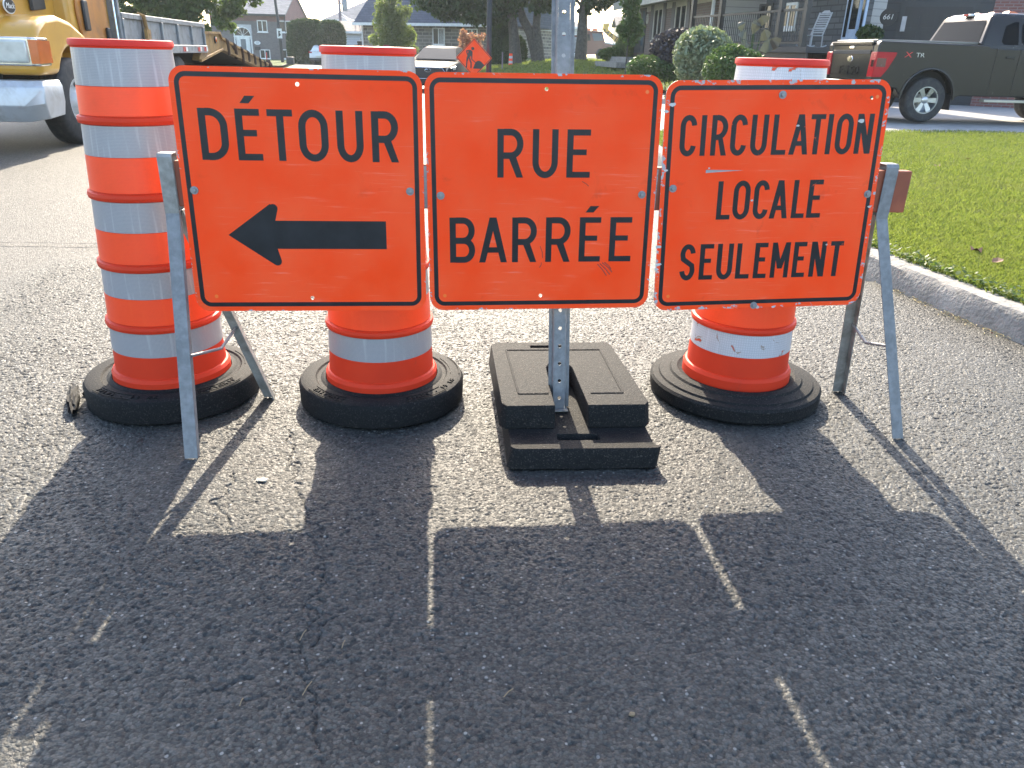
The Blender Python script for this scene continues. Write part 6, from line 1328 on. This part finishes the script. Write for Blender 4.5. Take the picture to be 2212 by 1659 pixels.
# white rocking chair on the porch
pw = bpy.data.objects['porch_house']; cz = 1.06 + ZP - .01
q = at(1750, 100, 23.6)
e = empty('rocking_chair', (q.x, 23.6, cz), R(-62), 'white slatted rocking chair on the dark porch behind the railing', 'rocking chair')
e.scale = (.78, .78, .78)
W_ = mat('shade_darkened_white', (.36, .37, .38), .6)  # white chair paint, darkened in colour to carry the porch shade
mb = MB(); mb.box(-.28, .28, -.26, .26, .40, .43); obj('seat', mb, W_, e, bevel=.01)
mb = MB()
for k in range(9): z = .5 + k * .075; mb.box(-.25, .25, .24 + .028 * k, .26 + .028 * k, z, z + .045)
mb.loft([[(-.22, .50, 1.16), (.22, .50, 1.16), (.22, .53, 1.16), (-.22, .53, 1.16)], [(-.1, .53, 1.25), (.1, .53, 1.25), (.1, .56, 1.25), (-.1, .56, 1.25)]]); obj('backrest', mb, W_, e, smooth=0)
for s in (-1, 1):
    mb = MB(); mb.tube([(s * .27, .22, .42), (s * .27, .52, 1.18)], .025, 6); obj('back_post', mb, W_, e); mb = MB(); mb.box(s * .29 - .035, s * .29 + .035, -.32, .3, .62, .65); obj('armrest', mb, W_, e, bevel=.008)
    mb = MB(); mb.tube([(s * .27, -.27, .64), (s * .27, -.27, .06)], .022, 6); obj('leg', mb, W_, e); mb = MB(); mb.tube([(s * .27, .24, .42), (s * .27, .26, .06)], .022, 6); obj('leg', mb, W_, e)
    mb = MB(); mb.tube([(s * .27, -.42, .09), (s * .27, -.15, .03), (s * .27, .2, .03), (s * .27, .5, .1)], .022, 6); obj('rocker', mb, W_, e)

# ---------------------------------------------------------------- small debris on the road
M['twig'] = mat('dry_twig', (.20, .15, .09), .9); M['pale_stone'] = mat('pale_flat_stone', (.42, .38, .31), .85)
for k, (x, y, a, l, lab) in enumerate(((655, 1375, 80, .035, 'dry twig lying in the road crack, upper of two'), (664, 1490, 75, .04, 'dry twig lying in the road crack, lower of two'), (742, 1395, 85, .025, 'short dry twig on shaded asphalt right of the crack'), (1098, 1500, 50, .03, 'dry twig in the shade below the RUE BARRÉE sign'), (522, 1520, 88, .02, 'tiny dry twig on shaded asphalt left of the crack'))):
    p = gr(x, y); mb = MB(); c_, s_ = math.cos(R(a)) * l / 2, math.sin(R(a)) * l / 2; mb.tube([(-c_, -s_, .0), (.1 * c_, .1 * s_, .004), (c_, s_, .001)], .0013, 5); tag(obj('twig', mb, M['twig'], loc=(p.x, p.y, .004)), lab, 'twig', 'dry twigs on the road')
p = gr(566, 1038); o = lump('stone', (p.x, p.y, .0035), (.020, .013, .004), M['pale_stone'], 'pale flat stone bedded in the sunlit asphalt between the left barrels', 'stone', 8, 2)
p = gr(1365, 1545); o = lump('stone', (p.x, p.y, .003), (.007, .005, .005), M['twig'], 'brown pebble on the shaded asphalt right of the bottom centre', 'stone', 9, 2)
# dry clippings in the gutter
r_ = np.random.default_rng(91); n_ = 260; Y_ = r_.choice([3.9, 4.25, 4.5, 3.75, 4.0], n_) + r_.normal(0, .07, n_); X_ = np.array([kx(y) for y in Y_]) - np.abs(r_.normal(.02, .03, n_)); a_ = r_.uniform(0, 6.28, n_); l_ = r_.uniform(.008, .022, n_)
V_ = np.stack([np.stack([X_ - np.cos(a_) * l_, Y_ - np.sin(a_) * l_, np.full(n_, .006)], -1), np.stack([X_ + np.sin(a_) * .0018, Y_ - np.cos(a_) * .0018, np.full(n_, .010)], -1), np.stack([X_ + np.cos(a_) * l_, Y_ + np.sin(a_) * l_, np.full(n_, .009)], -1)], 1)
M['straw'] = mat('dry_clippings', (.42, .33, .16), .8)
tag(fast_mesh('dry_clippings', V_.reshape(-1, 3), np.arange(n_ * 3).reshape(-1, 3), M['straw']), kind='stuff')
# clover and coarse weeds along the back of the kerb
n_ = 2600; Y_ = np.exp(r_.uniform(np.log(3.0), np.log(9.5), n_)); X_ = np.array([kx(y) for y in Y_]) + .17 + np.abs(r_.normal(0, .07, n_)) - .03; Z_ = lawn_z(X_) + r_.uniform(.01, .06, n_); a_ = r_.uniform(0, 6.28, n_); l_ = r_.uniform(.006, .016, n_) * (1 + .04 * Y_); t_ = r_.normal(0, .4, (n_, 2))
def off_(u, v): return np.stack([X_ + np.cos(a_) * l_ * u - np.sin(a_) * l_ * v, Y_ + np.sin(a_) * l_ * u + np.cos(a_) * l_ * v, Z_ + (t_[:, 0] * u + t_[:, 1] * v) * l_], -1)
V_ = np.stack([off_(-1, 0), off_(.1, -.6), off_(1, 0), off_(.1, .6)], 1)
tag(fast_mesh('weeds', V_.reshape(-1, 3), np.arange(n_ * 4).reshape(-1, 4), M['leaf_mid']), kind='stuff')

# ---------------------------------------------------------------- thin haze volume, added to lift far darks as lens glare does
hz_ = MB(); hz_.box(-120, 120, -30, 135, -1.2, 16)
m, t, b, o = nodes('haze_air'); t.nodes.remove(b); v = t.nodes.new('ShaderNodeVolumePrincipled'); v.inputs['Color'].default_value = (.82, .92, 1, 1); v.inputs['Density'].default_value = .0004; v.inputs['Anisotropy'].default_value = .35
t.links.new(v.outputs[0], o.inputs['Volume']); tag(obj('haze', hz_, m, smooth=0), kind='stuff')
